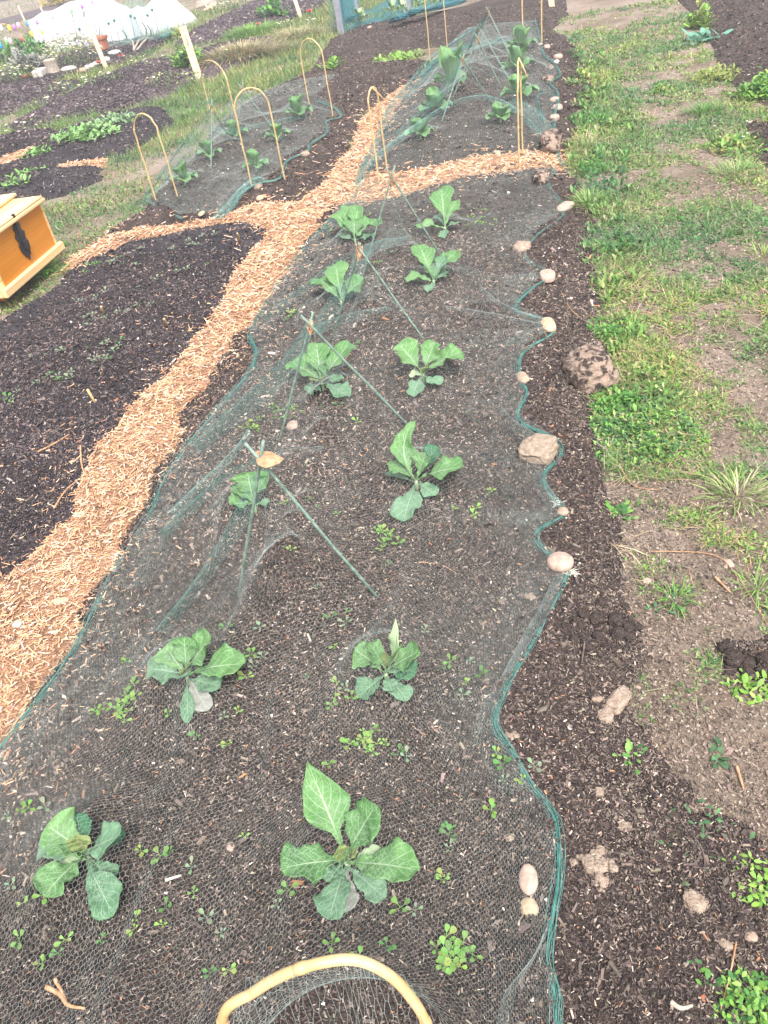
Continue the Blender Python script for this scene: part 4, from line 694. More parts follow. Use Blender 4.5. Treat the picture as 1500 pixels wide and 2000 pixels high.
# sticks and straws lying about
def stick(label, pts, r, mat, cat='stick', name='stick', z=.006, taper=.5):
    k = MB(); q = [P(a, b)+np.array([0, 0, z]) for a, b in pts]; q = smooth_path(q, 4*len(q)); rr = np.linspace(r, r*taper, len(q)); tube(k, q, rr, 6)
    return tag(k.build(name, mat, None, True), label, cat)
for a in [('pale twig standing out beside the compost mound, left one', [(1117, 1232), (1122, 1280)], .003, 'twig'), ('second straight pale twig beside the compost mound', [(1143, 1250), (1136, 1298)], .003, 'twig'), ('broken pale stick left of the crumbled clod', [(325, 1722), (356, 1712)], .004, 'pale_fibre'), ('thin curved straw crossing the netted soil right of the middle', [(818, 1101), (860, 1105), (892, 1123)], .0016, 'dry_leaf'),
          ('dark thin twig right of the purple-hearted kale', [(808, 1255), (840, 1280), (872, 1300)], .003, 'twig'), ('long dry stem across the bare soil at the right', [(1270, 1080), (1390, 1086), (1440, 1130), (1498, 1222)], .0016, 'dry_leaf'), ('thick hooked root piece near the bottom', [(1190, 1880), (1212, 1912)], .005, 'twig'), ('short bark stick in the soil near the bottom right', [(1310, 1960), (1330, 1972), (1352, 1966)], .005, 'grey_wood'), ('pale stick lying on bare soil at the right', [(1396, 1130), (1426, 1160)], .004, 'dry_leaf'), ('split pale stick near the right edge', [(1438, 1500), (1452, 1545)], .004, 'dry_leaf'), ('thin bent stem in the bottom right soil', [(1318, 1595), (1370, 1660), (1375, 1720)], .0018, 'twig'), ('long thin stem rising near the bottom right weed', [(1437, 1842), (1425, 1905), (1405, 1980)], .0018, 'dry_leaf'), ('brown broken twig with orange needles near the bottom left', [(93, 1930), (120, 1945), (135, 1965), (168, 1972)], .005, 'dry_leaf'), ('second orange fork of the broken twig near the bottom left', [(110, 1915), (124, 1940), (134, 1962)], .004, 'dry_leaf'),
          ('curved dead frond on the black bed beside the chips', [(75, 885), (105, 870), (137, 850)], .004, 'dry_leaf'), ('curved reddish frond at the edge of the chips', [(158, 872), (160, 905), (168, 930), (190, 945)], .004, 'dry_leaf'), ('dead frond reaching onto the dark soil from the chips', [(107, 995), (130, 960), (160, 935)], .004, 'dry_leaf'), ('long straw on the upper path', [(1165, 225), (1180, 205), (1205, 185)], .005, 'dry_leaf'), ('straw stem on the path near the right weeds', [(1345, 235), (1362, 236), (1395, 225)], .006, 'dry_leaf'), ('pale dry stem crossing the soil beside the flat stone', [(1205, 900), (1235, 950), (1290, 960)], .002, 'dry_leaf'), ('curved dry stem beside the pointed pale stone', [(1047, 700), (1044, 675), (1050, 655)], .003, 'twig'), ('pale curving stem on the soil above the big clod', [(1095, 570), (1118, 610), (1160, 640)], .002, 'dry_leaf')]:
    stick(a[0], a[1], a[2], a[3])
GS = 'wooden row markers on the black bed'
for i, (x, y, x2, y2, l) in enumerate([(197, 598, 203, 614, 'short wooden peg standing in the upper left of the black bed'), (320, 622, 328, 636, 'short wooden peg near the chip path on the black bed'), (170, 760, 187, 786, 'longest wooden peg, nearest on the black bed'), (463, 455, 468, 468, 'short wooden peg at the back of the black bed'), (121, 527, 127, 539, 'short wooden peg beside the wooden chest')]):
    b = P(x2, y2); k = MB(); t = P0(x, y, b[2]+.06); tube(k, [b-np.array([0, 0, .02]), b+(t-b)*.92, t], [.006, .006, .004], 8); tag(k.build('marker_peg', 'bamboo', None, True), l, 'peg', GS)

# ================================================================== canes, hoops
APEX = {}
def cane_pair(key, label, apex, f1, f2, stub=.05, r=.0042, tie=None, group='pairs of green canes tied at the top'):
    A = P(*f1); B = P(*f2); n = np.cross(B-A, [0, 0, 1.]); d = P0(*apex, 0.)-CP; t = (A-CP).dot(n)/d.dot(n); top = CP+d*t
    root = empty('cane_frame', (A+B)/2, label, 'plant support', group); APEX[key] = top
    for q, off in ((A, .004), (B, -.004)):
        k = MB(); u = (top-q)/np.linalg.norm(top-q); o = np.array([0, off, 0]); ln = np.linalg.norm(top-q)
        pts = [q-u*.05+o]+[q+u*ln*z+o+np.array([rnd.uniform(-.002, .002), 0, rnd.uniform(-.002, .002)]) for z in (.15, .4, .7, .95)]+[top+u*stub+o]
        tube(k, pts, [r]*6, 8); child(k.build('cane', 'cane_green', None, True), root)
    k = MB(); V = []; rr = random.Random(len(APEX))
    if tie == 'big':
        # a large dry leaf clipped over the crossing
        px = [(496, 884), (508, 881), (530, 884), (555, 897), (545, 906), (520, 915), (505, 909), (500, 897)]; c = P0(520, 897, top[2]+.012)
        V = [P0(a, b, top[2]+rr.uniform(-.006, .006)) for a, b in px]; k.add(V+[c], [(i, (i+1) % 8, 8) for i in range(8)])
    else:
        s = .022 if np.linalg.norm(top-CP) < 3 else .03
        for j in range(3):
            a0 = rr.random()*3; V = [top+np.array([math.cos(a0+q*PI/3)*s*.5*rr.uniform(.6, 1.2), math.sin(a0+q*PI/3)*s*.4, -s*.5*j+math.sin(q*2.1)*s*.9]) for q in range(6)]
            k.add(V+[top-np.array([0, 0, s*.5*j])], [(i, (i+1) % 6, 6) for i in range(6)])
    o = child(k.build('dry_leaf', 'dry_leaf'), root); sm = o.modifiers.new('t', 'SOLIDIFY'); sm.thickness = .002
    return top
cane_pair('t1', 'nearest pair of crossed green canes with a large dry leaf over the crossing', (508, 897), (465, 1165), (738, 1165), .055, tie='big')
cane_pair('t2', 'second pair of crossed green canes, between two kale plants', (605, 632), (545, 862), (798, 830), .04)
cane_pair('t3', 'third pair of crossed green canes with a brown leaf at the crossing', (701, 484), (650, 656), (828, 662), .02)
cane_pair('t4', 'pair of crossed canes standing at the chip crossing, last of the near bed', (765, 345), (710, 532), (862, 502), .05)
cane_pair('b1', 'nearest pair of crossed canes under the back net', (903, 115), (862, 240), (963, 202), .04, .006)
cane_pair('b2', 'lower of the two cane crossings in the middle of the back net', (932, 75), (885, 190), (980, 172), .05, .006)
cane_pair('b3', 'upper of the two cane crossings in the middle of the back net', (935, 52), (905, 120), (997, 158), .05, .006)
cane_pair('b4', 'furthest pair of crossed canes at the peak of the back net', (953, 20), (925, 90), (1002, 120), .06, .006)
cane_pair('c1', 'nearest pair of crossed canes under the left net, with one dark cane', (413, 210), (412, 330), (462, 290), .07, .005)
cane_pair('c2', 'furthest pair of crossed canes under the left net', (473, 172), (467, 250), (530, 245), .06, .005)
HOOP = {}
def hoop(key, label, fa, fb, hgt, r=.0056, lean=(0, 0), extra=None, grp='bent bamboo hoops'):
    A = P(*fa); B = P(*fb); M_ = (A+B)/2; half = (B-A)/2; rad = max(.06, np.linalg.norm(half)); ln = np.array([lean[0], lean[1], 0.])
    root = empty('bamboo_hoop', M_, label, 'bamboo hoop', grp); rise = min(rad*1.15, .16); pts = []
    for z in np.linspace(-.04, hgt-rise, 6): pts.append(A+np.array([0, 0, z])+ln*z)
    for a in np.linspace(PI, 0, 13)[1:-1]: pts.append(M_+half*(-math.cos(PI-a)) * 1.0+np.array([0, 0, hgt-rise+rise*math.sin(a)])+ln*(hgt-rise))
    for z in np.linspace(hgt-rise, -.04, 6): pts.append(B+np.array([0, 0, z])+ln*z)
    pts = np.array(pts); pts[:, :2] += np.array([[rnd.uniform(-.003, .003), rnd.uniform(-.003, .003)] for _ in pts])
    k = MB(); q = smooth_path(pts, 60); tube(k, q, r, 10); child(k.build('arch', 'bamboo', None, True), root)
    for i in (8, 17, 42, 51):
        k = MB(); d = q[i+1]-q[i]; d /= np.linalg.norm(d); tube(k, [q[i]-d*.006, q[i]-d*.002, q[i]+d*.002, q[i]+d*.006], [r, r*1.25, r*1.25, r], 10); child(k.build('node_ring', 'bamboo', None, True), root)
    if extra is not None:
        k = MB(); top = q[30]; tube(k, [top, top+np.array(extra)*.5+np.array([0, 0, .004]), top+np.array(extra)], [r*.9, r*.8, r*.6], 8); child(k.build('loose_end', 'bamboo', None, True), root)
    HOOP[key] = q; return root
hoop('h2', 'right bamboo hoop standing at the chip strip, seen edge-on', (1015, 330), (1021, 303), .60, extra=(.05, -.05, -.10))
hoop('h3', 'left bamboo hoop seen edge-on beside the chip path crossing', (741, 358), (758, 345), .56, extra=(.07, .02, -.09))
hoop('h4', 'bamboo hoop at the back left corner of the back net', (841, 127), (874, 104), .78)
hoop('h5', 'tall bamboo hoop at the back right corner, cut by the top edge', (1021, 57), (1058, 82), .80, r=.008)
hoop('h6', 'nearest left bamboo hoop, standing behind the wooden chest', (304, 391), (347, 386), .56, grp='bent bamboo hoops')
hoop('h7', 'front bamboo hoop of the left net beside the chip path', (493, 366), (556, 350), .60)
hoop('h8', 'back bamboo hoop on the path side of the left net', (418, 245), (468, 260), .56)
hoop('h9', 'furthest bamboo hoop of the left net, at the end of the bed', (608, 226), (650, 228), .60)
# the near hoop, under the bottom edge of the picture
root = empty('bamboo_hoop', P0(640, 2000, 0.), 'thick yellow bamboo hoop arching across the bottom edge', 'bamboo hoop', 'bent bamboo hoops')
top = [P0(838, 2012, .55), P0(800, 1945, .60), P0(752, 1899, .635), P0(682, 1874, .655), P0(582, 1893, .655), P0(500, 1935, .63), P0(435, 2000, .585)]
la = top[0]+np.array([.012, -.01, -.25]); lb_ = la+np.array([.01, -.01, -.32]); ra = top[-1]+np.array([-.012, -.01, -.25]); rb = ra+np.array([-.01, -.01, -.36])
q = smooth_path([lb_, la]+top+[ra, rb], 90); k = MB(); tube(k, q, .0058*(1+.06*vn(np.arange(90)*.25, np.zeros(90))), 14); child(k.build('arch', 'bamboo', None, True), root)
for tgt in ((584, 1893), (832, 2000), (440, 1993)):
    i = min(range(5, 85), key=lambda j: np.linalg.norm(proj(q[j])-np.array(tgt))); d = q[i+1]-q[i]; d /= np.linalg.norm(d); k = MB(); tube(k, [q[i]-d*.008, q[i]-d*.002, q[i]+d*.001, q[i]+d*.007], [.0058, .0067, .0065, .0058], 14); child(k.build('node_ring', 'bamboo', None, True), root)
NEAR_HOOP = q

# ================================================================== netting
def edge_fn(pts, w3=None):
    a = W(pts); o = np.argsort(a[:, 1]); a = a[o]; return lambda y: np.interp(y, a[:, 1], a[:, 0])
def solve(XL, XR, y0, y1, dy, nu, pins, domes, load=2.2, iters=2500):
    ys = np.arange(y0, y1+dy, dy); u = np.linspace(0, 1, nu); xl = XL(ys); xr = XR(ys); X = xl[None]+(xr-xl)[None]*u[:, None]; Yg = np.broadcast_to(ys[None], X.shape).copy()
    T = Hs(X.ravel(), Yg.ravel()).reshape(X.shape)+.006; O = T.copy()
    for (dx, dyy, r, h) in domes:
        dd = np.hypot(X-dx, Yg-dyy)/r; zc = H1(dx, dyy); O = np.maximum(O, np.where(dd < 1, zc+h*np.sqrt(np.maximum(0, 1-dd**2)), -1))
    Z = O.copy(); pi = []; 
    for (x, y, z) in pins:
        i = np.argmin((X-x)**2+(Yg-y)**2); pi.append(np.unravel_index(i, X.shape)); 
    pz = [p[2] for p in pins]; du = (xr-xl)/(nu-1); wx = (1/du**2)[None, 1:-1]; wy = 1/dy**2; den = 2*(wx+wy)
    for it in range(iters):
        Z[1:-1, 1:-1] = np.maximum((wx*(Z[2:, 1:-1]+Z[:-2, 1:-1])+wy*(Z[1:-1, 2:]+Z[1:-1, :-2])-load)/den, O[1:-1, 1:-1])
        for (i, j), z in zip(pi, pz): Z[i, j] = z
    return dict(ys=ys, u=u, Z=Z, xl=xl, xr=xr, dy=dy, nu=nu)
def surf(s, u, y):
    fu = np.clip(u*(s['nu']-1), 0, s['nu']-1.001); fy = np.clip((y-s['ys'][0])/s['dy'], 0, len(s['ys'])-1.001); i = fu.astype(int); j = fy.astype(int); a = fu-i; b = fy-j; Z = s['Z']
    z = Z[i, j]*(1-a)*(1-b)+Z[i+1, j]*a*(1-b)+Z[i, j+1]*(1-a)*b+Z[i+1, j+1]*a*b
    xl = np.interp(y, s['ys'], s['xl']); xr = np.interp(y, s['ys'], s['xr']); return np.stack([xl+(xr-xl)*u, y, z], -1)
def ribbons(name, p, q, wd, mat, parent=None, nrm=None):
    """thin threads p->q (N,3), lying in the cloth"""
    d = q-p; L = np.linalg.norm(d, axis=1, keepdims=True); k = (L[:, 0] > 1e-5) & (L[:, 0] < .2); p = p[k]; q = q[k]; d = d[k]/L[k]; n = len(p)
    up = np.array([0, -.25, 1.]); s1 = np.cross(d, up); s1 /= np.linalg.norm(s1, axis=1, keepdims=True)+1e-9; s2 = np.cross(d, s1); w_ = np.broadcast_to(np.asarray(wd, float), (len(k),))[k][:, None]/2
    # three-sided thread
    V = np.zeros((n, 6, 3)); offs = (s1, -s1*.5+s2*.87, -s1*.5-s2*.87)
    for i, o in enumerate(offs): V[:, i] = p+o*w_; V[:, 3+i] = q+o*w_
    f = np.array([(0, 1, 4, 3), (1, 2, 5, 4), (2, 0, 3, 5)])[None]+6*np.arange(n)[:, None, None]
    return mesh_np(name, V.reshape(-1, 3), f.reshape(-1, 4), mat, parent)
def hexnet(name, s, a, b, wd, mat, bunch=.45, ext=1.25, clump=.012, jit=.12, mask=None, seed=0):
    y0, y1 = s['ys'][0], s['ys'][-1]; Wd = float(np.max(s['xr']-s['xl'])); ni = int(Wd*ext/a); nj = int((y1-y0)/b); I, J = np.meshgrid(np.arange(ni+1), np.arange(nj+1), indexing='ij')
    t = (I+.24*np.where((I+J) % 2 == 0, 1, -1)+jit*(rg.random(I.shape)-.5))/ni; t = np.clip(t, 0, 1)
    u = t-bunch*np.sin(2*PI*t)/(2*PI); y = y0+(J+jit*(rg.random(I.shape)-.5))*b
    u = u+clump*(vn(u*9+seed, y*1.6)+.6*vn(u*23+seed, y*3.1+4))*np.sin(PI*t)*4; u = np.clip(u, 0, 1)
    pts = surf(s, u.ravel(), y.ravel()); pts[:, 1] += .008*vn(pts[:, 0]*5, pts[:, 1]*5)
    id_ = np.arange(I.size).reshape(I.shape); e1 = np.stack([id_[:, :-1].ravel(), id_[:, 1:].ravel()], 1); k = (I+J)[:-1] % 2 == 0; e2 = np.stack([id_[:-1][k], id_[1:][k]], 1); E = np.vstack([e1, e2])
    if mask is not None: m = mask(pts); E = E[m[E[:, 0]] & m[E[:, 1]]]
    P_, Q_ = pts[E[:, 0]], pts[E[:, 1]]; return ribbons(name, P_, Q_, wd, mat)
def bundle(name, path, n, spread, r, mat, seed=0, seg=None, flat=.6, sides=5):
    rr = random.Random(seed); path = np.asarray(path, float); L = np.sum(np.linalg.norm(np.diff(path, axis=0), axis=1)); m = seg or max(8, int(L/.03)); q = smooth_path(path, m); k = MB()
    for i in range(n):
        ox, oy, oz = rr.uniform(-1, 1)*spread, rr.uniform(-1, 1)*spread, rr.uniform(0, 1)*spread*flat; a = rr.random()*50
        t = np.arange(m); wob = spread*.8
        pts = q+np.stack([ox+wob*vn(t*.35+a, t*0+i), oy*.3+wob*.5*vn(t*.3+a+9, t*0+i), oz+.3*wob*vn(t*.4+a+5, t*0+i)], 1); tube(k, pts, r, sides)
    return k.build(name, mat, None, True)
def strip_net(name, L_, R_, na, b, wd, mat):
    """gathered fold: hex net between two 3-D border lines"""
    L_ = np.asarray(L_); R_ = np.asarray(R_); m = max(4, int(np.sum(np.linalg.norm(np.diff(L_, axis=0), axis=1))/b)); A = smooth_path(L_, m); B = smooth_path(R_, m)
    I, J = np.meshgrid(np.arange(na+1), np.arange(m), indexing='ij'); t = np.clip((I+.24*np.where((I+J) % 2 == 0, 1, -1)+.2*(rg.random(I.shape)-.5))/na, 0, 1); t = t+.05*vn(t*4, J*.05)
    pts = A[J]*(1-t[..., None])+B[J]*t[..., None]; pts[..., 2] += .010*np.sin(t*PI)+.004*vn(t*6+3, J*.12); pts = pts.reshape(-1, 3)
    id_ = np.arange(I.size).reshape(I.shape); e1 = np.stack([id_[:, :-1].ravel(), id_[:, 1:].ravel()], 1); k = (I+J)[:-1] % 2 == 0; e2 = np.stack([id_[:-1][k], id_[1:][k]], 1); E = np.vstack([e1, e2])
    return ribbons(name, pts[E[:, 0]], pts[E[:, 1]], wd, mat)
def domes_world():
    out = []
    for d in DOMES: p = P(d[0], d[1]); out.append((p[0], p[1], d[2], d[3]))
    return out
DW = domes_world()
# ---- near net
LA = [(-420, 1990), (-120, 1600), (0, 1462), (60, 1385), (130, 1290), (185, 1190), (225, 1110), (290, 1010), (320, 940), (348, 898), (378, 856), (440, 785), (492, 722), (500, 690), (488, 655), (520, 590), (570, 515), (640, 435), (690, 385), (705, 355)]
RA = [(1110, 2300), (1092, 2060), (1085, 1950), (1070, 1870), (1078, 1800), (1092, 1700), (1083, 1600), (1040, 1540), (1000, 1470), (967, 1415), (985, 1350), (1050, 1240), (1105, 1130), (1095, 1105), (1052, 1068), (1050, 1040), (1100, 1008), (1090, 985), (1066, 955), (1064, 925), (1094, 892), (1082, 860), (1012, 822), (1028, 770), (1013, 735), (1022, 690), (1080, 652), (1062, 628), (1005, 605), (1046, 560), (1080, 542), (1030, 512), (1025, 492), (1050, 460), (1102, 415), (1072, 365), (1085, 340), (1066, 312)]
XL, XR = edge_fn(LA), edge_fn(RA)
nh = NEAR_HOOP; pins = [tuple(nh[i]+np.array([0, 0, .012])) for i in range(14, 78, 3)]
pins += [tuple(APEX[k]-np.array([0, 0, .02])) for k in ('t1', 't2', 't3', 't4')]
for a_, b_ in (('t1', 't2'), ('t2', 't3'), ('t3', 't4')):       # taut line sagging between the peaks
    for t in (.2, .4, .6, .8):
        p = APEX[a_]*(1-t)+APEX[b_]*t; g_ = H1(p[0], p[1]); pins.append((p[0], p[1], g_+(p[2]-g_)*(1-2.9*t*(1-t))))
sA = solve(XL, XR, -.55, 5.42, .022, 66, pins, [d for d in DW if d[1] < 5.2], load=3.5)
root = empty('crop_netting', P0(760, 1000, 0.), 'long dark green net lying over the near kale bed, held down by stones', 'crop net')
def far_cut(pts): return ~((pts[:, 1] > 5.0) & (pts[:, 1] > 5.0+.35*(pts[:, 0]+.2)*-1+.35)) 
o = hexnet('mesh', sA, .0074, .0061, np.float64(.00036), 'net'); child(o, root)
ep = [P(a, b)+np.array([0, 0, .005]) for a, b in RA]; child(bundle('edge_cord', ep, 4, .0028, .0008, 'net_edge', 1), root); child(bundle('edge_cord', ep, 10, .012, .00042, 'net_teal', 41), root)
ep = [P(a, b)+np.array([0, 0, .005]) for a, b in LA]; child(bundle('edge_cord', ep, 3, .003, .0007, 'net_edge', 2), root); child(bundle('edge_cord', ep, 9, .013, .00042, 'net_teal', 42), root)
def z3(spec): return [P(a, b, z) for a, b, z in spec]
FOLDS = [  # left border, right border as (px, py, height), threads across
    ([(508, 905, .30), (478, 960, .24), (455, 1005, .19), (425, 1060, .14), (375, 1140, .07), (300, 1235, .02)], [(528, 915, .30), (516, 960, .24), (492, 1010, .18), (455, 1070, .12), (395, 1150, .05), (325, 1240, .015)], 11),
    ([(598, 632, .30), (560, 690, .22), (500, 750, .14), (430, 812, .06), (375, 868, .015)], [(612, 645, .30), (590, 705, .22), (540, 765, .14), (470, 822, .06), (385, 885, .015)], 22),
    ([(695, 490, .28), (680, 530, .22), (650, 570, .17), (620, 615, .14), (600, 660, .10)], [(722, 492, .27), (712, 535, .21), (690, 580, .16), (655, 620, .13), (625, 655, .10)], 20),
    ([(706, 482, .28), (745, 468, .12), (800, 462, .03)], [(716, 500, .26), (742, 486, .12), (795, 468, .02)], 12),
    ([(612, 640, .28), (650, 622, .16), (700, 608, .06), (760, 600, .02)], [(622, 655, .26), (655, 640, .15), (705, 620, .05), (762, 606, .02)], 10),
    ([(330, 1000, .02), (385, 945, .03), (430, 905, .05), (470, 860, .06), (482, 840, .05)], [(342, 1010, .02), (400, 958, .03), (445, 912, .05), (482, 866, .06), (490, 845, .05)], 12),
    ([(330, 1010, .02), (300, 1080, .02), (255, 1150, .015)], [(352, 1012, .02), (325, 1085, .02), (285, 1150, .015)], 12),
    ([(540, 880, .26), (575, 876, .12), (635, 872, .02)], [(545, 902, .25), (580, 888, .10), (632, 880, .015)], 9),
    ([(870, 598, .02), (960, 612, .015), (1060, 632, .01)], [(870, 603, .015), (962, 622, .01), (1058, 645, .01)], 6),
    ([(940, 560, .01), (985, 595, .02), (1062, 622, .01)], [(936, 566, .01), (982, 603, .015), (1055, 635, .01)], 8),
    ([(985, 800, .01), (1008, 822, .015), (1050, 850, .01), (1085, 885, .01)], [(980, 806, .01), (1000, 838, .01), (1040, 866, .01), (1068, 900, .01)], 9),
    ([(1060, 915, .01), (1070, 955, .01), (1092, 990, .01)], [(1038, 935, .01), (1050, 965, .01), (1080, 998, .01)], 9),
    ([(1105, 1122, .02), (1080, 1180, .02), (1040, 1250, .015), (1000, 1310, .01)], [(1082, 1128, .02), (1050, 1190, .015), (1010, 1260, .01), (975, 1330, .01)], 16),
    ([(988, 1345, .01), (970, 1410, .01), (1000, 1470, .01), (1040, 1538, .01)], [(950, 1360, .01), (925, 1430, .01), (950, 1500, .01), (985, 1560, .01)], 12),
    ([(1075, 1790, .01), (1050, 1860, .02), (1010, 1930, .03), (995, 2010, .04)], [(1070, 1820, .01), (1035, 1880, .02), (985, 1940, .03), (968, 2010, .04)], 10),
    ([(705, 320, .05), (725, 285, .05), (760, 215, .05)], [(720, 330, .08), (745, 285, .10), (775, 225, .10)], 8),
    ([(698, 486, .28), (640, 520, .16), (575, 570, .07), (512, 620, .015)], [(702, 496, .27), (648, 532, .15), (585, 582, .06), (520, 632, .012)], 12),
    ([(762, 342, .26), (720, 368, .14), (670, 405, .05), (630, 445, .012)], [(768, 354, .25), (728, 380, .13), (680, 416, .04), (640, 456, .01)], 12),
    ([(500, 895, .28), (440, 925, .16), (380, 975, .08), (310, 1040, .015)], [(502, 905, .27), (446, 938, .15), (390, 990, .07), (322, 1052, .012)], 12),
]
for i, (l, r, n) in enumerate(FOLDS): child(strip_net('fold', z3(l), z3(r), n, .0075, .00048 if i not in (0, 1, 2, 3, 16, 17, 18) else .00068, 'net_teal' if i in (0, 1, 2, 3, 4, 5, 15, 16, 17, 18) else 'net'), root)
child(bundle('cord', z3([(488, 655, .01), (500, 690, .02), (492, 720, .01)]), 6, .006, .001, 'net_edge', 5), root)
# ---- back net
LB = [(700, 360), (712, 320), (730, 290), (760, 215), (800, 165), (838, 118), (880, 88), (925, 60), (950, 45)]
RB = [(1100, 330), (1090, 305), (1082, 240), (1090, 190), (1075, 165), (1094, 150), (1082, 128), (1062, 110), (1058, 90), (1050, 60), (1045, 40)]
XLb, XRb = edge_fn(LB), edge_fn(RB)
pins = [tuple(APEX[k]-np.array([0, 0, .02])) for k in ('b1', 'b2', 'b3', 'b4')]
for a_, b_ in (('b1', 'b2'), ('b2', 'b4')):
    for t in (.25, .5, .75):
        p = APEX[a_]*(1-t)+APEX[b_]*t; pins.append((p[0], p[1], p[2]*(1-.8*t*(1-t))))
sB = solve(XLb, XRb, 5.55, 11.3, .05, 50, pins, [d for d in DW if 5.4 < d[1] < 12 and d[0] > -2.2 and d[0] < .3], load=1.2)
root = empty('crop_netting', P0(900, 200, 0.), 'pale green net draped over tall canes on the back cabbage bed', 'crop net')
child(hexnet('mesh', sB, .0150, .012, .00085, 'net', bunch=.35, clump=.01), root)
ep = [P(a, b)+np.array([0, 0, .01]) for a, b in RB]; child(bundle('edge_cord', ep, 8, .014, .0014, 'net_edge', 3, sides=4), root)
ep = [P(a, b)+np.array([0, 0, .01]) for a, b in LB]; child(bundle('edge_cord', ep, 9, .016, .0014, 'net_teal', 4, sides=4), root)
FB = [([(690, 365, .02), (725, 310, .06), (800, 250, .16), (860, 210, .22), (905, 190, .22)], [(705, 372, .01), (735, 318, .03), (805, 262, .12), (862, 222, .17), (908, 198, .18)], 9),
      ([(905, 190, .22), (950, 186, .2), (1000, 205, .15), (1050, 250, .06), (1085, 290, .01)], [(908, 200, .18), (950, 196, .16), (1000, 216, .10), (1045, 262, .03), (1080, 298, .01)], 9),
      ([(900, 118, .42), (870, 160, .28), (830, 205, .16), (770, 260, .08)], [(905, 125, .40), (885, 170, .26), (840, 215, .14), (780, 268, .06)], 14),
      ([(930, 70, .5), (890, 100, .30), (840, 135, .14), (780, 190, .03)], [(930, 84, .48), (895, 112, .28), (850, 145, .12), (790, 200, .02)], 16),
      ([(948, 28, .6), (915, 62, .35), (870, 95, .10), (830, 130, .02)], [(950, 40, .55), (925, 78, .3), (885, 108, .08), (840, 140, .02)], 16),
      ([(990, 205, .12), (1030, 230, .10), (1070, 275, .02)], [(1010, 190, .14), (1050, 215, .08), (1085, 255, .02)], 12),
      ([(905, 100, .02), (940, 88, .02), (1000, 76, .02)], [(908, 108, .02), (945, 96, .02), (1000, 84, .02)], 12)]
for l, r, n in FB: child(strip_net('fold', z3(l), z3(r), n, .014, .0011, 'net_teal'), root)
child(bundle('cord', z3([(840, 128, .02), (870, 108, .02), (915, 92, .03), (960, 84, .03), (978, 74, .03)]), 9, .02, .003, 'net_edge', 8, sides=4), root)
child(bundle('cord', z3([(1062, 235, .02), (1050, 190, .02), (1075, 183, .02), (1092, 200, .02)]), 4, .01, .002, 'net_edge', 9, sides=4), root)
child(bundle('cord', z3([(822, 150, .02), (836, 135, .03), (845, 122, .02)]), 8, .02, .003, 'net_edge', 10, sides=4), root)
# ---- left net
LC = [(360, 432), (300, 402), (285, 385), (315, 345), (345, 300), (385, 250), (440, 205), (480, 178), (560, 160)]
RC = [(432, 430), (455, 412), (470, 385), (500, 365), (548, 352), (560, 320), (600, 300), (608, 285), (640, 262), (640, 240), (666, 232), (655, 215), (620, 200)]
XLc, XRc = edge_fn(LC), edge_fn(RC)
pins = [tuple(APEX[k]-np.array([0, 0, .02])) for k in ('c1', 'c2')]; p = (APEX['c1']+APEX['c2'])/2; pins.append((p[0], p[1], p[2]*.7))
sC = solve(XLc, XRc, P0(375, 425)[1], P0(560, 170)[1], .05, 44, pins, [d for d in DW if d[0] < -1.3 and 4.5 < d[1] < 9], load=1.0)
root = empty('crop_netting', P0(460, 330, 0.), 'fine green net on the left cabbage bed, hanging loose between bamboo hoops', 'crop net')
child(hexnet('mesh', sC, .0135, .011, .0007, 'net', bunch=.3, clump=.01), root)
child(bundle('edge_cord', [P(a, b)+np.array([0, 0, .012]) for a, b in RC], 9, .014, .0011, 'net_teal', 11, sides=4), root)
child(bundle('edge_cord', [P(a, b)+np.array([0, 0, .012]) for a, b in LC[:6]], 6, .012, .0010, 'net_teal', 12, sides=4), root)
for l, r, n in [([(408, 430, .02), (440, 400, .03), (460, 375, .05), (490, 350, .08), (505, 345, .06)], [(430, 430, .02), (458, 402, .02), (476, 380, .03), (500, 360, .04), (530, 355, .02)], 14),
                ([(412, 212, .40), (380, 250, .22), (340, 300, .08), (300, 350, .02)], [(414, 222, .38), (395, 262, .2), (362, 305, .08), (325, 352, .02)], 14),
                ([(473, 175, .38), (430, 215, .25), (390, 262, .1)], [(475, 190, .36), (450, 230, .22), (415, 262, .1)], 12),
                ([(415, 245, .2), (450, 252, .12), (520, 238, .05), (600, 222, .03)], [(418, 255, .18), (450, 262, .1), (520, 246, .04), (600, 230, .02)], 7)]:
    child(strip_net('fold', z3(l), z3(r), n, .014, .0011, 'net_teal'), root)
# ---- dark net on posts at the back
def post(label, foot, topx, wpx, name, mat, cat, taper=1., group=None, dpx=.6, parent=None):
    b = P(*foot); h = up_to(b, topx[0], topx[1]) if topx[1] > -50 else 1.; t = P0(topx[0], topx[1], b[2]+h); t = b+(t-b); s = pxs(b)*wpx
    k = MB(); ax = (t-b)/np.linalg.norm(t-b); v = (b-CP); e1 = np.cross(v, ax); e1 /= np.linalg.norm(e1); e2 = np.cross(ax, e1); rot = np.stack([e1, e2, ax], 1); L = np.linalg.norm(t-b)+.1
    box(k, (b-ax*.1+t)/2, (s, s*dpx, L), rot, s*.08); o = k.build(name, mat, None)
    tag(o, label, cat, group); return o, b, t, e1, e2, ax, s
post('grey post at the left end of the dark net', (667, 68), (652, -25), 10, 'fence_post', 'grey_post', 'post')
post('short grey post behind the rolled dark netting', (801, 26), (793, -25), 7, 'fence_post', 'grey_post', 'post')
post('slim dark post leaning inside the dark net', (702, 32), (688, -20), 5, 'fence_post', 'grey_post', 'post')
root = empty('crop_netting', P(740, 50), 'dark blue green net fixed upright to grey posts, at the top edge', 'crop net')
a0 = P(667, 68); a1 = P(905, 8); a2 = P(690, 30)
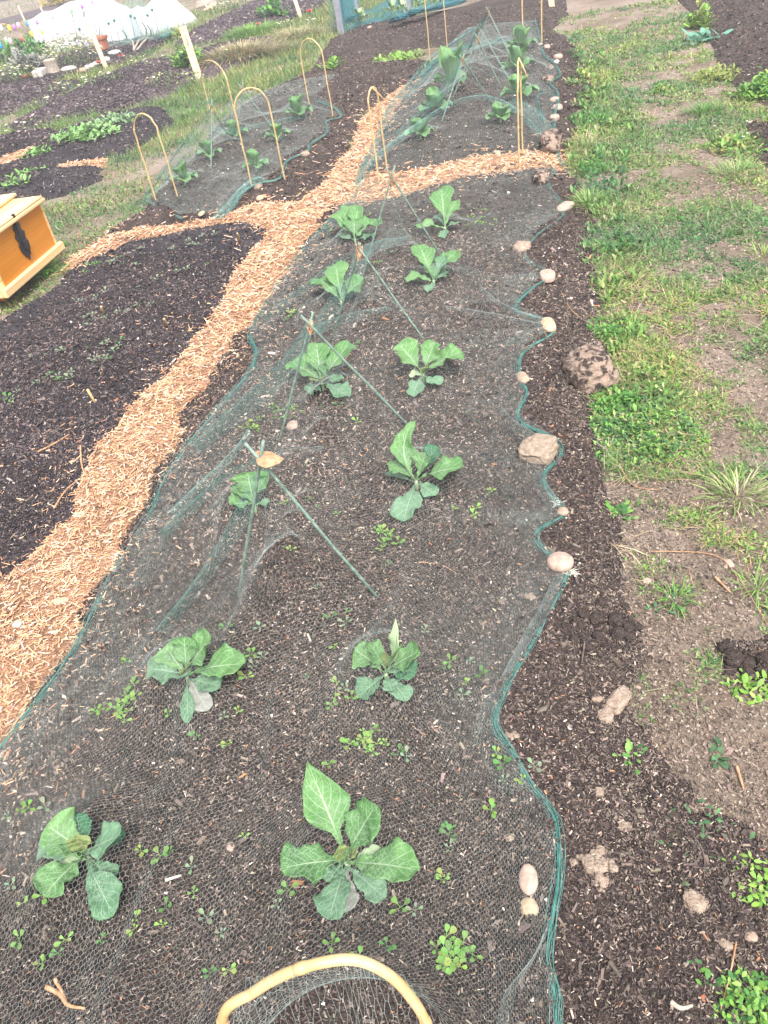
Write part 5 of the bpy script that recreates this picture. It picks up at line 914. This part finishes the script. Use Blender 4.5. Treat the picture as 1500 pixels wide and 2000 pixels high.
for A_, B_, hh in ((a0, a1, .10), (a0, a0+(a2-a0)*3, .9), (P(650, 66), P(700, 52), .9)):
    n1 = max(6, int(np.linalg.norm(B_-A_)/.035)); n2 = int(hh/.035)+3; I, J = np.meshgrid(np.arange(n1+1), np.arange(n2+1), indexing='ij'); t = I/n1
    pts = A_*(1-t[..., None])+B_*t[..., None]+np.stack([.02*vn(I*.3, J*.3), .03*vn(I*.25+7, J*.3), J/n2*hh*(1+.3*vn(I*.2, J*0))], -1); pts = pts.reshape(-1, 3); id_ = np.arange(I.size).reshape(I.shape)
    E = np.vstack([np.stack([id_[:-1, :-1].ravel(), id_[1:, 1:].ravel()], 1), np.stack([id_[1:, :-1].ravel(), id_[:-1, 1:].ravel()], 1)]); child(ribbons('mesh', pts[E[:, 0]], pts[E[:, 1]], .0045, 'net_blue'), root)
# ground sheet of the same net
A_, B_, C_ = P(672, 66), P(900, 6), P(740, 8); n1, n2 = 90, 34; I, J = np.meshgrid(np.arange(n1+1), np.arange(n2+1), indexing='ij'); t = I[..., None]/n1; s_ = J[..., None]/n2
pts = A_+(B_-A_)*t+(C_-A_)*s_*.8; zz = Hs(pts[..., 0].ravel(), pts[..., 1].ravel()).reshape(I.shape); pts[..., 2] = zz+.03+.10*np.maximum(0, fbm(I*.08, J*.12)+.1); pts = pts.reshape(-1, 3); id_ = np.arange(I.size).reshape(I.shape)
E = np.vstack([np.stack([id_[:-1, :-1].ravel(), id_[1:, 1:].ravel()], 1), np.stack([id_[1:, :-1].ravel(), id_[:-1, 1:].ravel()], 1)]); child(ribbons('mesh', pts[E[:, 0]], pts[E[:, 1]], .007, 'net_blue'), root)
child(bundle('rolled_end', z3([(770, 44, .05), (785, 36, .10), (800, 33, .06), (812, 26, .12), (835, 22, .08), (880, 12, .05), (905, 5, .05)]), 46, .07, .006, 'net_blue', 20, seg=40, sides=4), root)
child(bundle('rolled_end', z3([(682, 46, .03), (690, 36, .10), (702, 31, .05)]), 24, .06, .006, 'net_blue', 21, seg=14, sides=4), root)
for i, (x, y) in enumerate([(722, 55), (728, 35), (745, 30)]): stone(['pale stone on the bottom of the dark net', 'pale stone inside the dark net, the left one', 'pale stone inside the dark net, the right one'][i], x, y, 10, 6, 'pebble_tan', seed=90+i)

# ================================================================== wooden stakes
o, b, t, e1, e2, ax, s = post('pale wooden stake with the handwritten number 708', (390, 155), (356, 52), 12, 'marker_stake', 'raw_wood', 'stake')
for ch, f in (('1', .93), ('7', .80), ('0', .73), ('8', .655)):
    cu = bpy.data.curves.new('txt', 'FONT'); cu.body = ch; cu.size = s*.62; cu.extrude = .0006; cu.align_x = 'CENTER'; cu.align_y = 'CENTER'; to = bpy.data.objects.new('txt', cu); C.objects.link(to)
    me = bpy.data.meshes.new_from_object(to.evaluated_get(bpy.context.evaluated_depsgraph_get())); bpy.data.objects.remove(to)
    n_ = e2 if e2.dot(CP-b) > 0 else -e2; xx = e1 if np.cross(e1, ax).dot(n_) > 0 else -e1; pos = b+(t-b)*f+n_*(s*.3+.001)
    vs = np.array([v.co[:] for v in me.vertices]); vs = pos+vs[:, :1]*xx*.95+vs[:, 1:2]*ax+vs[:, 2:]*n_; me.vertices.foreach_set('co', vs.astype(np.float32).ravel()); me.materials.clear(); me.materials.append(MATS['ink'])
    no = bpy.data.objects.new('number', me); C.objects.link(no); no.parent = o
post('pale wooden stake in front of the daisy bush', (205, 127), (172, 44), 7, 'marker_stake', 'raw_wood', 'stake')
post('wooden stake beside the far dark bed, cut by the top edge', (588, 36), (568, -25), 6, 'marker_stake', 'raw_wood', 'stake')
post('short wooden stake at the top edge behind the back net', (1078, 12), (1073, -30), 9, 'marker_stake', 'raw_wood', 'stake')
post('thin wooden stake in the far field, leftmost', (48, 40), (35, 11), 2.4, 'marker_stake', 'raw_wood', 'stake')
post('thin wooden stake just left of the fleece top', (88, 32), (79, 14), 2.2, 'marker_stake', 'raw_wood', 'stake')
post('thin wooden stake behind the yellow shrub', (150, 8), (145, -8), 2.2, 'marker_stake', 'raw_wood', 'stake')
# ================================================================== wooden chest
K1 = P0(128, 492, .07); K2 = P0(0, 606, .07); dx = (K2-K1); dx[2] = 0; dx /= np.linalg.norm(dx); dy_ = np.array([-dx[1], dx[0], 0.])
if dy_.dot(K1-CP) < 0: dy_ = -dy_
# body corner under the lid: height where the vertical above the body corner meets the lid
bc = P0(113, 481, .10); Hh = up_to(bc, 76, 396); 
c0 = bc.copy(); c0[2] = 0
latch = P0(22, 470, .10+Hh*.62); hw = abs((latch-c0).dot(dx)); WD = 2*hw*1.02; DP = .48
rotm = Matrix((( -dx[0], dy_[0], 0), (-dx[1], dy_[1], 0), (0, 0, 1))); flip = 1
root = empty('wooden_chest', c0+dx*WD/2+dy_*DP/2, 'varnished orange pine chest with a black iron latch, cut by the left edge', 'chest')
cc = c0+dx*WD/2+dy_*DP/2
def cb(name, mat, x, y, z, sx, sy, sz, bev=.004, par=None):
    k = MB(); box(k, (0, 0, 0), (sx, sy, sz), None, bev); o = k.build(name, mat); o.parent = par or root
    M_ = Matrix.Translation(Vector((x*-dx[0]+y*dy_[0], x*-dx[1]+y*dy_[1], z))) @ rotm.to_4x4(); o.matrix_local = M_; return o
zb = .10; zt = zb+Hh; X0 = WD/2
cb('front_panel', 'pine_orange', 0, -DP/2+.009, (zb+zt)/2, WD-.036, .018, Hh)
cb('back_panel', 'pine_orange', 0, DP/2-.009, (zb+zt)/2, WD-.036, .018, Hh)
for sg in (-1, 1): cb('side_panel', 'pine_pale', sg*(WD/2-.009), 0, (zb+zt)/2, .018, DP+.004, Hh)
cb('floor_panel', 'pine_pale', 0, 0, zb+.01, WD-.04, DP-.04, .015)
cb('lid', 'pine_pale', 0, 0, zt+.012, WD+.045, DP+.05, .022, .006); cb('lid_moulding', 'pine_pale', 0, 0, zt+.030, WD+.03, DP+.035, .014, .005)
for sy, nm in ((-1, 'plinth'), (1, 'plinth')): cb(nm, 'pine_pale', 0, sy*(DP/2+.011), zb-.005, WD+.062, .028, .052, .008)
for sx in (-1, 1): cb('plinth', 'pine_pale', sx*(WD/2+.016), 0, zb-.0055, .030, DP-.012, .050, .008)
for sx in (-1, 1):
    for sy in (-1, 1):
        k = MB(); b_ = [(math.sin(q)*.028+.006, -.035+.07*q/PI) for q in np.linspace(.05, PI-.05, 9)]; pts = [(0, 0, z) for _, z in b_]; tube(k, pts, [r for r, _ in b_], 14); f = k.build('foot', 'pine_orange', None, True); f.parent = root
        x, y = sx*(WD/2-.10), sy*(DP/2-.10); f.location = Vector((x*-dx[0]+y*dy_[0], x*-dx[1]+y*dy_[1], .040))
k = MB(); out = [(-.045, .10), (-.02, .12), (-.012, .135), (.012, .135), (.02, .12), (.045, .105), (.035, .07), (.062, .05), (.045, .02), (.06, -.01), (.05, -.05), (.035, -.06), (.03, -.085), (.015, -.08), (0, -.11), (-.015, -.08), (-.03, -.085), (-.035, -.06), (-.05, -.05), (-.06, -.01), (-.045, .02), (-.062, .05), (-.035, .07)]
out = [(a*.9, b*.92) for a, b in out]; n = len(out); k.add([(a, -.002, b) for a, b in out]+[(a, .002, b) for a, b in out], [tuple(range(n)), tuple(reversed(range(n, 2*n)))]+[(i, i+n, (i+1) % n+n, (i+1) % n) for i in range(n)])
lt = k.build('latch', 'black_iron'); lt.parent = root; lt.matrix_local = Matrix.Translation(Vector((-DP/2*dy_[0]-.006*dy_[0], -DP/2*dy_[1]-.006*dy_[1], zb+Hh*.56))) @ rotm.to_4x4()
k = MB(); box(k, (0, -.008, .06), (.022, .010, .20), None, .003); box(k, (0, -.014, -.01), (.034, .012, .05), None, .003); hs_ = k.build('hasp', 'black_iron'); hs_.parent = lt
# board resting on the lid
bp = P0(35, 377, zt+.055); k = MB(); box(k, (0, 0, 0), (.62, .26, .018), None, .004); bo = k.build('wooden_board', 'pine_pale'); tag(bo, 'pale pine board lying on the chest lid at the left edge', 'board')
ang = math.atan2(dx[1], dx[0]); r_ = Matrix.Rotation(ang+.05, 3, 'Z'); cpos = bp+dx*.31+dy_*.13; bo.matrix_world = Matrix.Translation(Vector([float(cpos[0]), float(cpos[1]), float(zt+.048)])) @ r_.to_4x4()

# ================================================================== white fleece tunnel
root = empty('fleece_tunnel', P(220, 90), 'long white fleece cover draped over hoops beyond the daisy bush', 'plant cover')
base = [(80, 106, 68, 45), (100, 103, 92, 30), (128, 98, 122, 22), (160, 94, 150, 8), (200, 88, 188, -4), (240, 80, 236, -8), (262, 77, 256, 6), (280, 73, 276, 19), (292, 69, 290, 12), (305, 67, 305, 13), (330, 60, 333, 0), (355, 54, 358, -6), (375, 50, 366, 8), (388, 42, 384, 34)]
nb = len(base); prof = 14; V = []; 
bw = [P(a, b) for a, b, _, _ in base]; hts = [up_to(q, c, d) for q, (_, _, c, d) in zip(bw, base)]
m = 70; tt = np.linspace(0, nb-1, m); BW = smooth_path(np.array(bw), m); HT = np.interp(tt, range(nb), hts)*(1-.05*np.abs(np.sin(tt*1.9))); dirv = BW[-1]-BW[0]; dirv[2] = 0; dirv /= np.linalg.norm(dirv); nrm = np.array([-dirv[1], dirv[0], 0])
if nrm.dot(BW[0]-CP) < 0: nrm = -nrm
DPF = 1.3
for i in range(m):
    pinch = .35+.65*min(1, HT[i]/.5)+.10*math.sin(tt[i]*5.3)
    for j in range(prof+1):
        a = PI*j/prof; r = .5*(1-math.cos(a)); w_ = (1-abs(2*r-1)**1.7) if 0 < j < prof else 0
        q = BW[i]+nrm*DPF*pinch*r; q = q+np.array([0, 0, HT[i]*w_*(1+.02*vn(tt[i]*2.5, j*.5))])-nrm*.03*w_*vn(tt[i]*3, j*.4+8); V.append(q)
F_ = [(i*(prof+1)+j, i*(prof+1)+j+1, (i+1)*(prof+1)+j+1, (i+1)*(prof+1)+j) for i in range(m-1) for j in range(prof)]
child(mesh_np('fleece', V, F_, 'fleece', smooth=True), root)
e0 = [V[j] for j in range(prof+1)]; e9 = [V[(m-1)*(prof+1)+j] for j in range(prof+1)]
for e in (e0, e9): k = MB(); k.add(e, [tuple(range(len(e)))]); child(k.build('end_flap', 'fleece'), root)
for fr in (.02, .2, .4, .62, .85, .98):
    i = int(fr*(m-1)); k = MB(); tube(k, [np.array(V[i*(prof+1)+j])*.999+np.array([0, 0, -.012]) for j in range(prof+1)], .012, 6); child(k.build('hoop', 'raw_wood', None, True), root)
# lower teal net panel in front of the fleece
root = empty('crop_netting', P(250, 88), 'pale teal net skirt pegged in front of the white fleece', 'crop net')
sk = [(205, 98, .18), (225, 92, .55), (250, 88, .5), (275, 83, .62), (300, 78, .7), (320, 74, .35), (338, 68, .18)]
bl = [P(a, b) for a, b, _ in sk]; n1, n2 = 150, 18; Bs = smooth_path(np.array(bl), n1+1); hs2 = np.interp(np.linspace(0, 6, n1+1), range(7), [c for _, _, c in sk]); I, J = np.meshgrid(np.arange(n1+1), np.arange(n2+1), indexing='ij')
pts = Bs[I]+nrm*(J[..., None]/n2*.30); pts[..., 2] += hs2[I]*J/n2+.02*vn(I*.2, J*.3); pts = pts.reshape(-1, 3); id_ = np.arange(I.size).reshape(I.shape)
E = np.vstack([np.stack([id_[:-1].ravel(), id_[1:].ravel()], 1), np.stack([id_[:, :-1].ravel(), id_[:, 1:].ravel()], 1)]); child(ribbons('mesh', pts[E[:, 0]], pts[E[:, 1]], .0032, 'net_teal'), root)
child(bundle('gathered_corner', z3([(312, 78, .04), (325, 70, .10), (338, 64, .05), (345, 62, .04)]), 30, .05, .006, 'net_edge', 30, seg=20, sides=4), root)
# coloured cups on sticks
def cup(label, px, py, mat, foot, sz=.05, grp=None, nm='cup_on_stick', dark=False):
    f = P(*foot); h = up_to(f, px, py); t = f+np.array([0, 0, h]); v = P0(px, py, t[2]); t = v; root = empty(nm, f, label, 'cup on stick' if not dark else 'ball on stick', grp)
    k = MB(); tube(k, [f-np.array([0, 0, .05]), (f+t)/2, t], .006, 6); child(k.build('stick', 'grey_wood', None, True), root); k = MB()
    if dark: tube(k, [t+np.array([0, 0, z]) for z in (-sz*.5, -sz*.4, 0, sz*.4, sz*.5)], [sz*.1, sz*.4, sz*.55, sz*.4, sz*.1], 10)
    else: tube(k, [t+np.array([0, 0, z]) for z in (-sz*.9, -sz*.88, 0, sz*.7, sz*.9)], [sz*.62, sz*.66, sz*.6, sz*.5, sz*.3], 12)
    child(k.build('cup' if not dark else 'ball', mat, None, True), root)
for l, x, y, m_, fx, fy in [('yellow cup on a stick, the one left of the purple cup', 18, 54, 'cup_yellow', 34, 98), ('purple cup on a stick between the yellow and the pink cups', 27, 53, 'cup_purple', 44, 96), ('pink and white cup on a stick next to the blue cup', 36, 49, 'cup_pink', 52, 94), ('bright blue cup on a stick left of the fleece', 54, 46, 'cup_blue', 72, 88), ('orange yellow cup on a stick, below the blue cup', 62, 66, 'cup_orange', 74, 104), ('red cup on a stick above the yellow canes', 42, 74, 'cup_red', 60, 112), ('pale green cup on a stick at the far left', 12, 79, 'cup_green', 28, 118), ('pale pink cup on a stick beside the pale green one', 20, 80, 'cup_pink', 36, 118), ('blue cup cut by the left edge', 0, 88, 'cup_blue', 16, 128), ('white cup at the left edge, beyond the yellow one', 2, 54, 'cup_white', 18, 98)]:
    cup(l, x, y, m_, (fx, fy), grp='coloured cups on sticks', sz=.058)
for l, x, y, m_, fx, fy in [('purple cup at the near corner of the fleece', 72, 43, 'cup_purple', 88, 104), ('yellow cup seen on the side of the fleece', 82, 62, 'cup_yellow', 93, 106), ('green cup on the fleece near its front corner', 102, 33, 'cup_green', 118, 98), ('green cup on the top of the fleece', 139, 20, 'cup_green', 156, 94), ('purple cup on the top of the fleece, left one', 160, 12, 'cup_purple', 176, 90), ('purple cup on the top of the fleece, right one', 181, 6, 'cup_purple', 198, 86)]:
    f = P(fx, fy); cup(l, x, y, m_, (fx, fy), grp='coloured cups on the fleece', sz=.042)
for i, (x, y, fx, fy) in enumerate([(155, 57, 164, 100), (212, 46, 222, 93), (223, 40, 236, 90), (255, 31, 266, 85), (263, 35, 284, 80), (288, 30, 304, 78), (297, 19, 314, 76)]):
    cup('dark green ball on a thin stick, %s, in front of the fleece' % ['first from the left', 'second from the left', 'third from the left', 'fourth from the left', 'fifth from the left', 'sixth from the left', 'last on the right'][i], x, y, 'cup_dark', (fx, fy), sz=.042, grp='dark balls on sticks', dark=True)
for i, (a, b_) in enumerate([((-20, 104), (68, 77)), ((-20, 100), (66, 75))]):
    p, q_ = P(*a), P(*b_); k = MB(); tube(k, [p+np.array([0, 0, .45]), (p+q_)/2+np.array([0, 0, .42]), q_+np.array([0, 0, .05])], .009, 6); tag(k.build('yellow_cane', 'bamboo', None, True), ['lower of two long yellow canes lying across the crop at the left edge', 'upper of two long yellow canes lying across the crop at the left edge'][i], 'cane')
# terracotta pot
b = P(201, 97); s = pxs(b); root = empty('plant_pot', b, 'square terracotta pot behind the short stake', 'plant pot'); k = MB(); box(k, b+np.array([0, 0, 7.5*s]), (17*s, 17*s, 15*s), None, s); child(k.build('pot', 'terracotta'), root); k = MB(); box(k, b+np.array([0, 0, 16.5*s]), (20*s, 20*s, 5*s), None, s*.6); child(k.build('rim', 'terracotta'), root)
k = MB(); [tube(k, [b+np.array([0, 0, 14*s]), b+np.array([x*s, 0, 26*s]), b+np.array([x*1.8*s, 0, 36*s])], s*.5, 5) for x in (-6, -1, 4)]; child(k.build('stems', 'twig', None, True), root)
# log stump
b = P(105, 141); s = pxs(b); root = empty('log_stump', b, 'pale log stump standing beside the grey block', 'log'); k = MB(); tube(k, [b+np.array([q*.1*s, 0, z*s]) for q, z in ((0, 0), (0, 6), (1, 12), (1, 17))], [11*s, 10*s, 10*s, 11*s], 16); child(k.build('trunk', 'grey_wood', None, False), root)
k = MB(); tube(k, [b+np.array([0, 0, 17*s+.001]), b+np.array([0, 0, 17*s+.012])], [9.4*s, 9.2*s], 16); child(k.build('cut_face', 'raw_wood'), root)
stone('grey concrete block lying in front of the log stump', 81, 148, 20, 16, 'white_stone', .01, .2, .9, 'block', 'concrete_block', 77, 4, box_=.75)
stick('orange clay tile edge left of the grey block', [(46, 154), (58, 151), (70, 147)], .03, 'terracotta', 'tile', 'clay_tile', .03, .9)
for i, (x, y, w_) in enumerate([(172, 134, 12), (180, 131, 12), (188, 127, 12), (197, 124, 10), (209, 119, 14), (135, 137, 30), (163, 140, 16), (224, 106, 26)]):
    stone('white edging stone %s' % ['at the left end of the row by the stake foot', 'second in the row by the stake foot', 'third in the row by the stake foot', 'fourth in the row, beside the red flower', 'right of the foot of the short stake', 'flat and long, right of the log stump', 'greyish, below the row by the stake foot', 'long and pale, right of the terracotta pot'][i], x, y, w_, 7 if i < 5 else 5, 'white_stone' if i != 6 else 'pebble_tan', .05, .3, .8, 'stone', 'edging_stone', 100+i)
def flower(label, px, py, s_, hgt, mat='petal_red'):
    b = P(px, py); root = empty('red_flower', b, label, 'flower'); k = MB(); tube(k, [b, b+np.array([0, 0, hgt])], .004, 5); child(k.build('stem', 'leaf_dark', None, True), root); k = MB(); t = b+np.array([0, 0, hgt])
    for j in range(5):
        a = j*1.257; c = t+np.array([math.cos(a), math.sin(a), .3])*s_*.5; k.add([t, c+np.array([math.sin(a), -math.cos(a), .3])*s_*.45, t+np.array([math.cos(a), math.sin(a), .6])*s_, c-np.array([math.sin(a), -math.cos(a), -.3])*s_*.45], [(0, 1, 2, 3)])
    child(k.build('petals', mat), root)
flower('red flower among the white edging stones', 196, 131, .07, .05); flower('small red flower on the soil right of the terracotta pot', 238, 116, .05, .04); flower('orange red poppy beside the far short stake', 607, 40, .07, .12); flower('small red poppy on the grass edge of the far dark bed', 507, 62, .05, .1)
# rustic twig edging and the pile of canes behind
for i, pts in enumerate([[(212, 92), (240, 88), (258, 84)], [(262, 97), (268, 88), (272, 80)], [(268, 98), (278, 90), (286, 80)], [(262, 84), (280, 80), (300, 76)], [(285, 74), (281, 60), (278, 42)], [(293, 73), (288, 60), (281, 48)], [(246, 86), (245, 72), (248, 58)], [(262, 98), (256, 88), (250, 78)], [(270, 97), (282, 84), (292, 74)], [(205, 90), (203, 78), (197, 64)]]):
    k = MB(); b = P(*pts[0]); hh = up_to(b, *pts[-1]) if i in (4, 5, 6, 9) else 0; e = P(*pts[-1]) if not hh else b+np.array([0, 0, hh]); mm = (b+e)/2+np.array([.05, 0, .05 if not hh else 0]); tube(k, smooth_path([b, mm, e], 10), np.linspace(.022, .008, 10), 7)
    tag(k.build('branch', 'grey_wood' if not hh else 'twig', None, True), ['long low branch right of the terracotta pot', 'first upright piece of the rustic branch edging', 'second piece of the rustic branch edging', 'branch rail running along the teal net skirt', 'tall dark forked twig before the fleece, right one', 'curved dark twig leaning beside the tall one', 'dark twig standing near the middle of the teal skirt', 'slanting left piece of the rustic branch edging', 'slanting right piece of the rustic branch edging', 'dark twig sticking up behind the terracotta pot'][i], 'branch')
root = empty('wooden_ladder', P(408, 24), 'small wooden frame like a ladder lying right of the fleece', 'wooden frame')
for a, b_, nm in [((402, 14), (408, 28), 'rail'), ((405, 25), (425, 16), 'rail'), ((402, 30), (424, 20), 'rail'), ((396, 15), (412, 11), 'rung'), ((413, 22), (416, 26), 'rung')]:
    k = MB(); tube(k, [P(*a)+np.array([0, 0, .10]), P(*b_)+np.array([0, 0, .10])], .022, 6); child(k.build(nm, 'raw_wood'), root)
for i in range(9):
    y = 3+i*1.6; k = MB(); a = P(382+rnd.uniform(-4, 4), y+6); b_ = P(430+rnd.uniform(-12, 8), y-4+rnd.uniform(-2, 2)); tube(k, [a+np.array([0, 0, .04]), (a+b_)/2+np.array([0, 0, .09]), b_+np.array([0, 0, .04])], .02, 6)
    tag(k.build('garden_stick', 'grey_wood', None, True), 'pale garden stick in the pile beyond the fleece', 'stick', 'pile of garden sticks')
# ================================================================== haze (the air of the photograph)
m = bpy.data.materials.new('haze'); m.use_nodes = True; t = m.node_tree; t.nodes.clear(); out_ = t.nodes.new('ShaderNodeOutputMaterial'); pv = t.nodes.new('ShaderNodeVolumePrincipled')
pv.inputs['Color'].default_value = (.95, .95, .98, 1); pv.inputs['Density'].default_value = .006; pv.inputs['Anisotropy'].default_value = 0.; t.links.new(pv.outputs[0], out_.inputs['Volume']); MATS['haze'] = m
k = MB(); box(k, (-15, 20, .6), (110, 90, 6.), None); k.build('haze', 'haze')['kind'] = 'stuff'
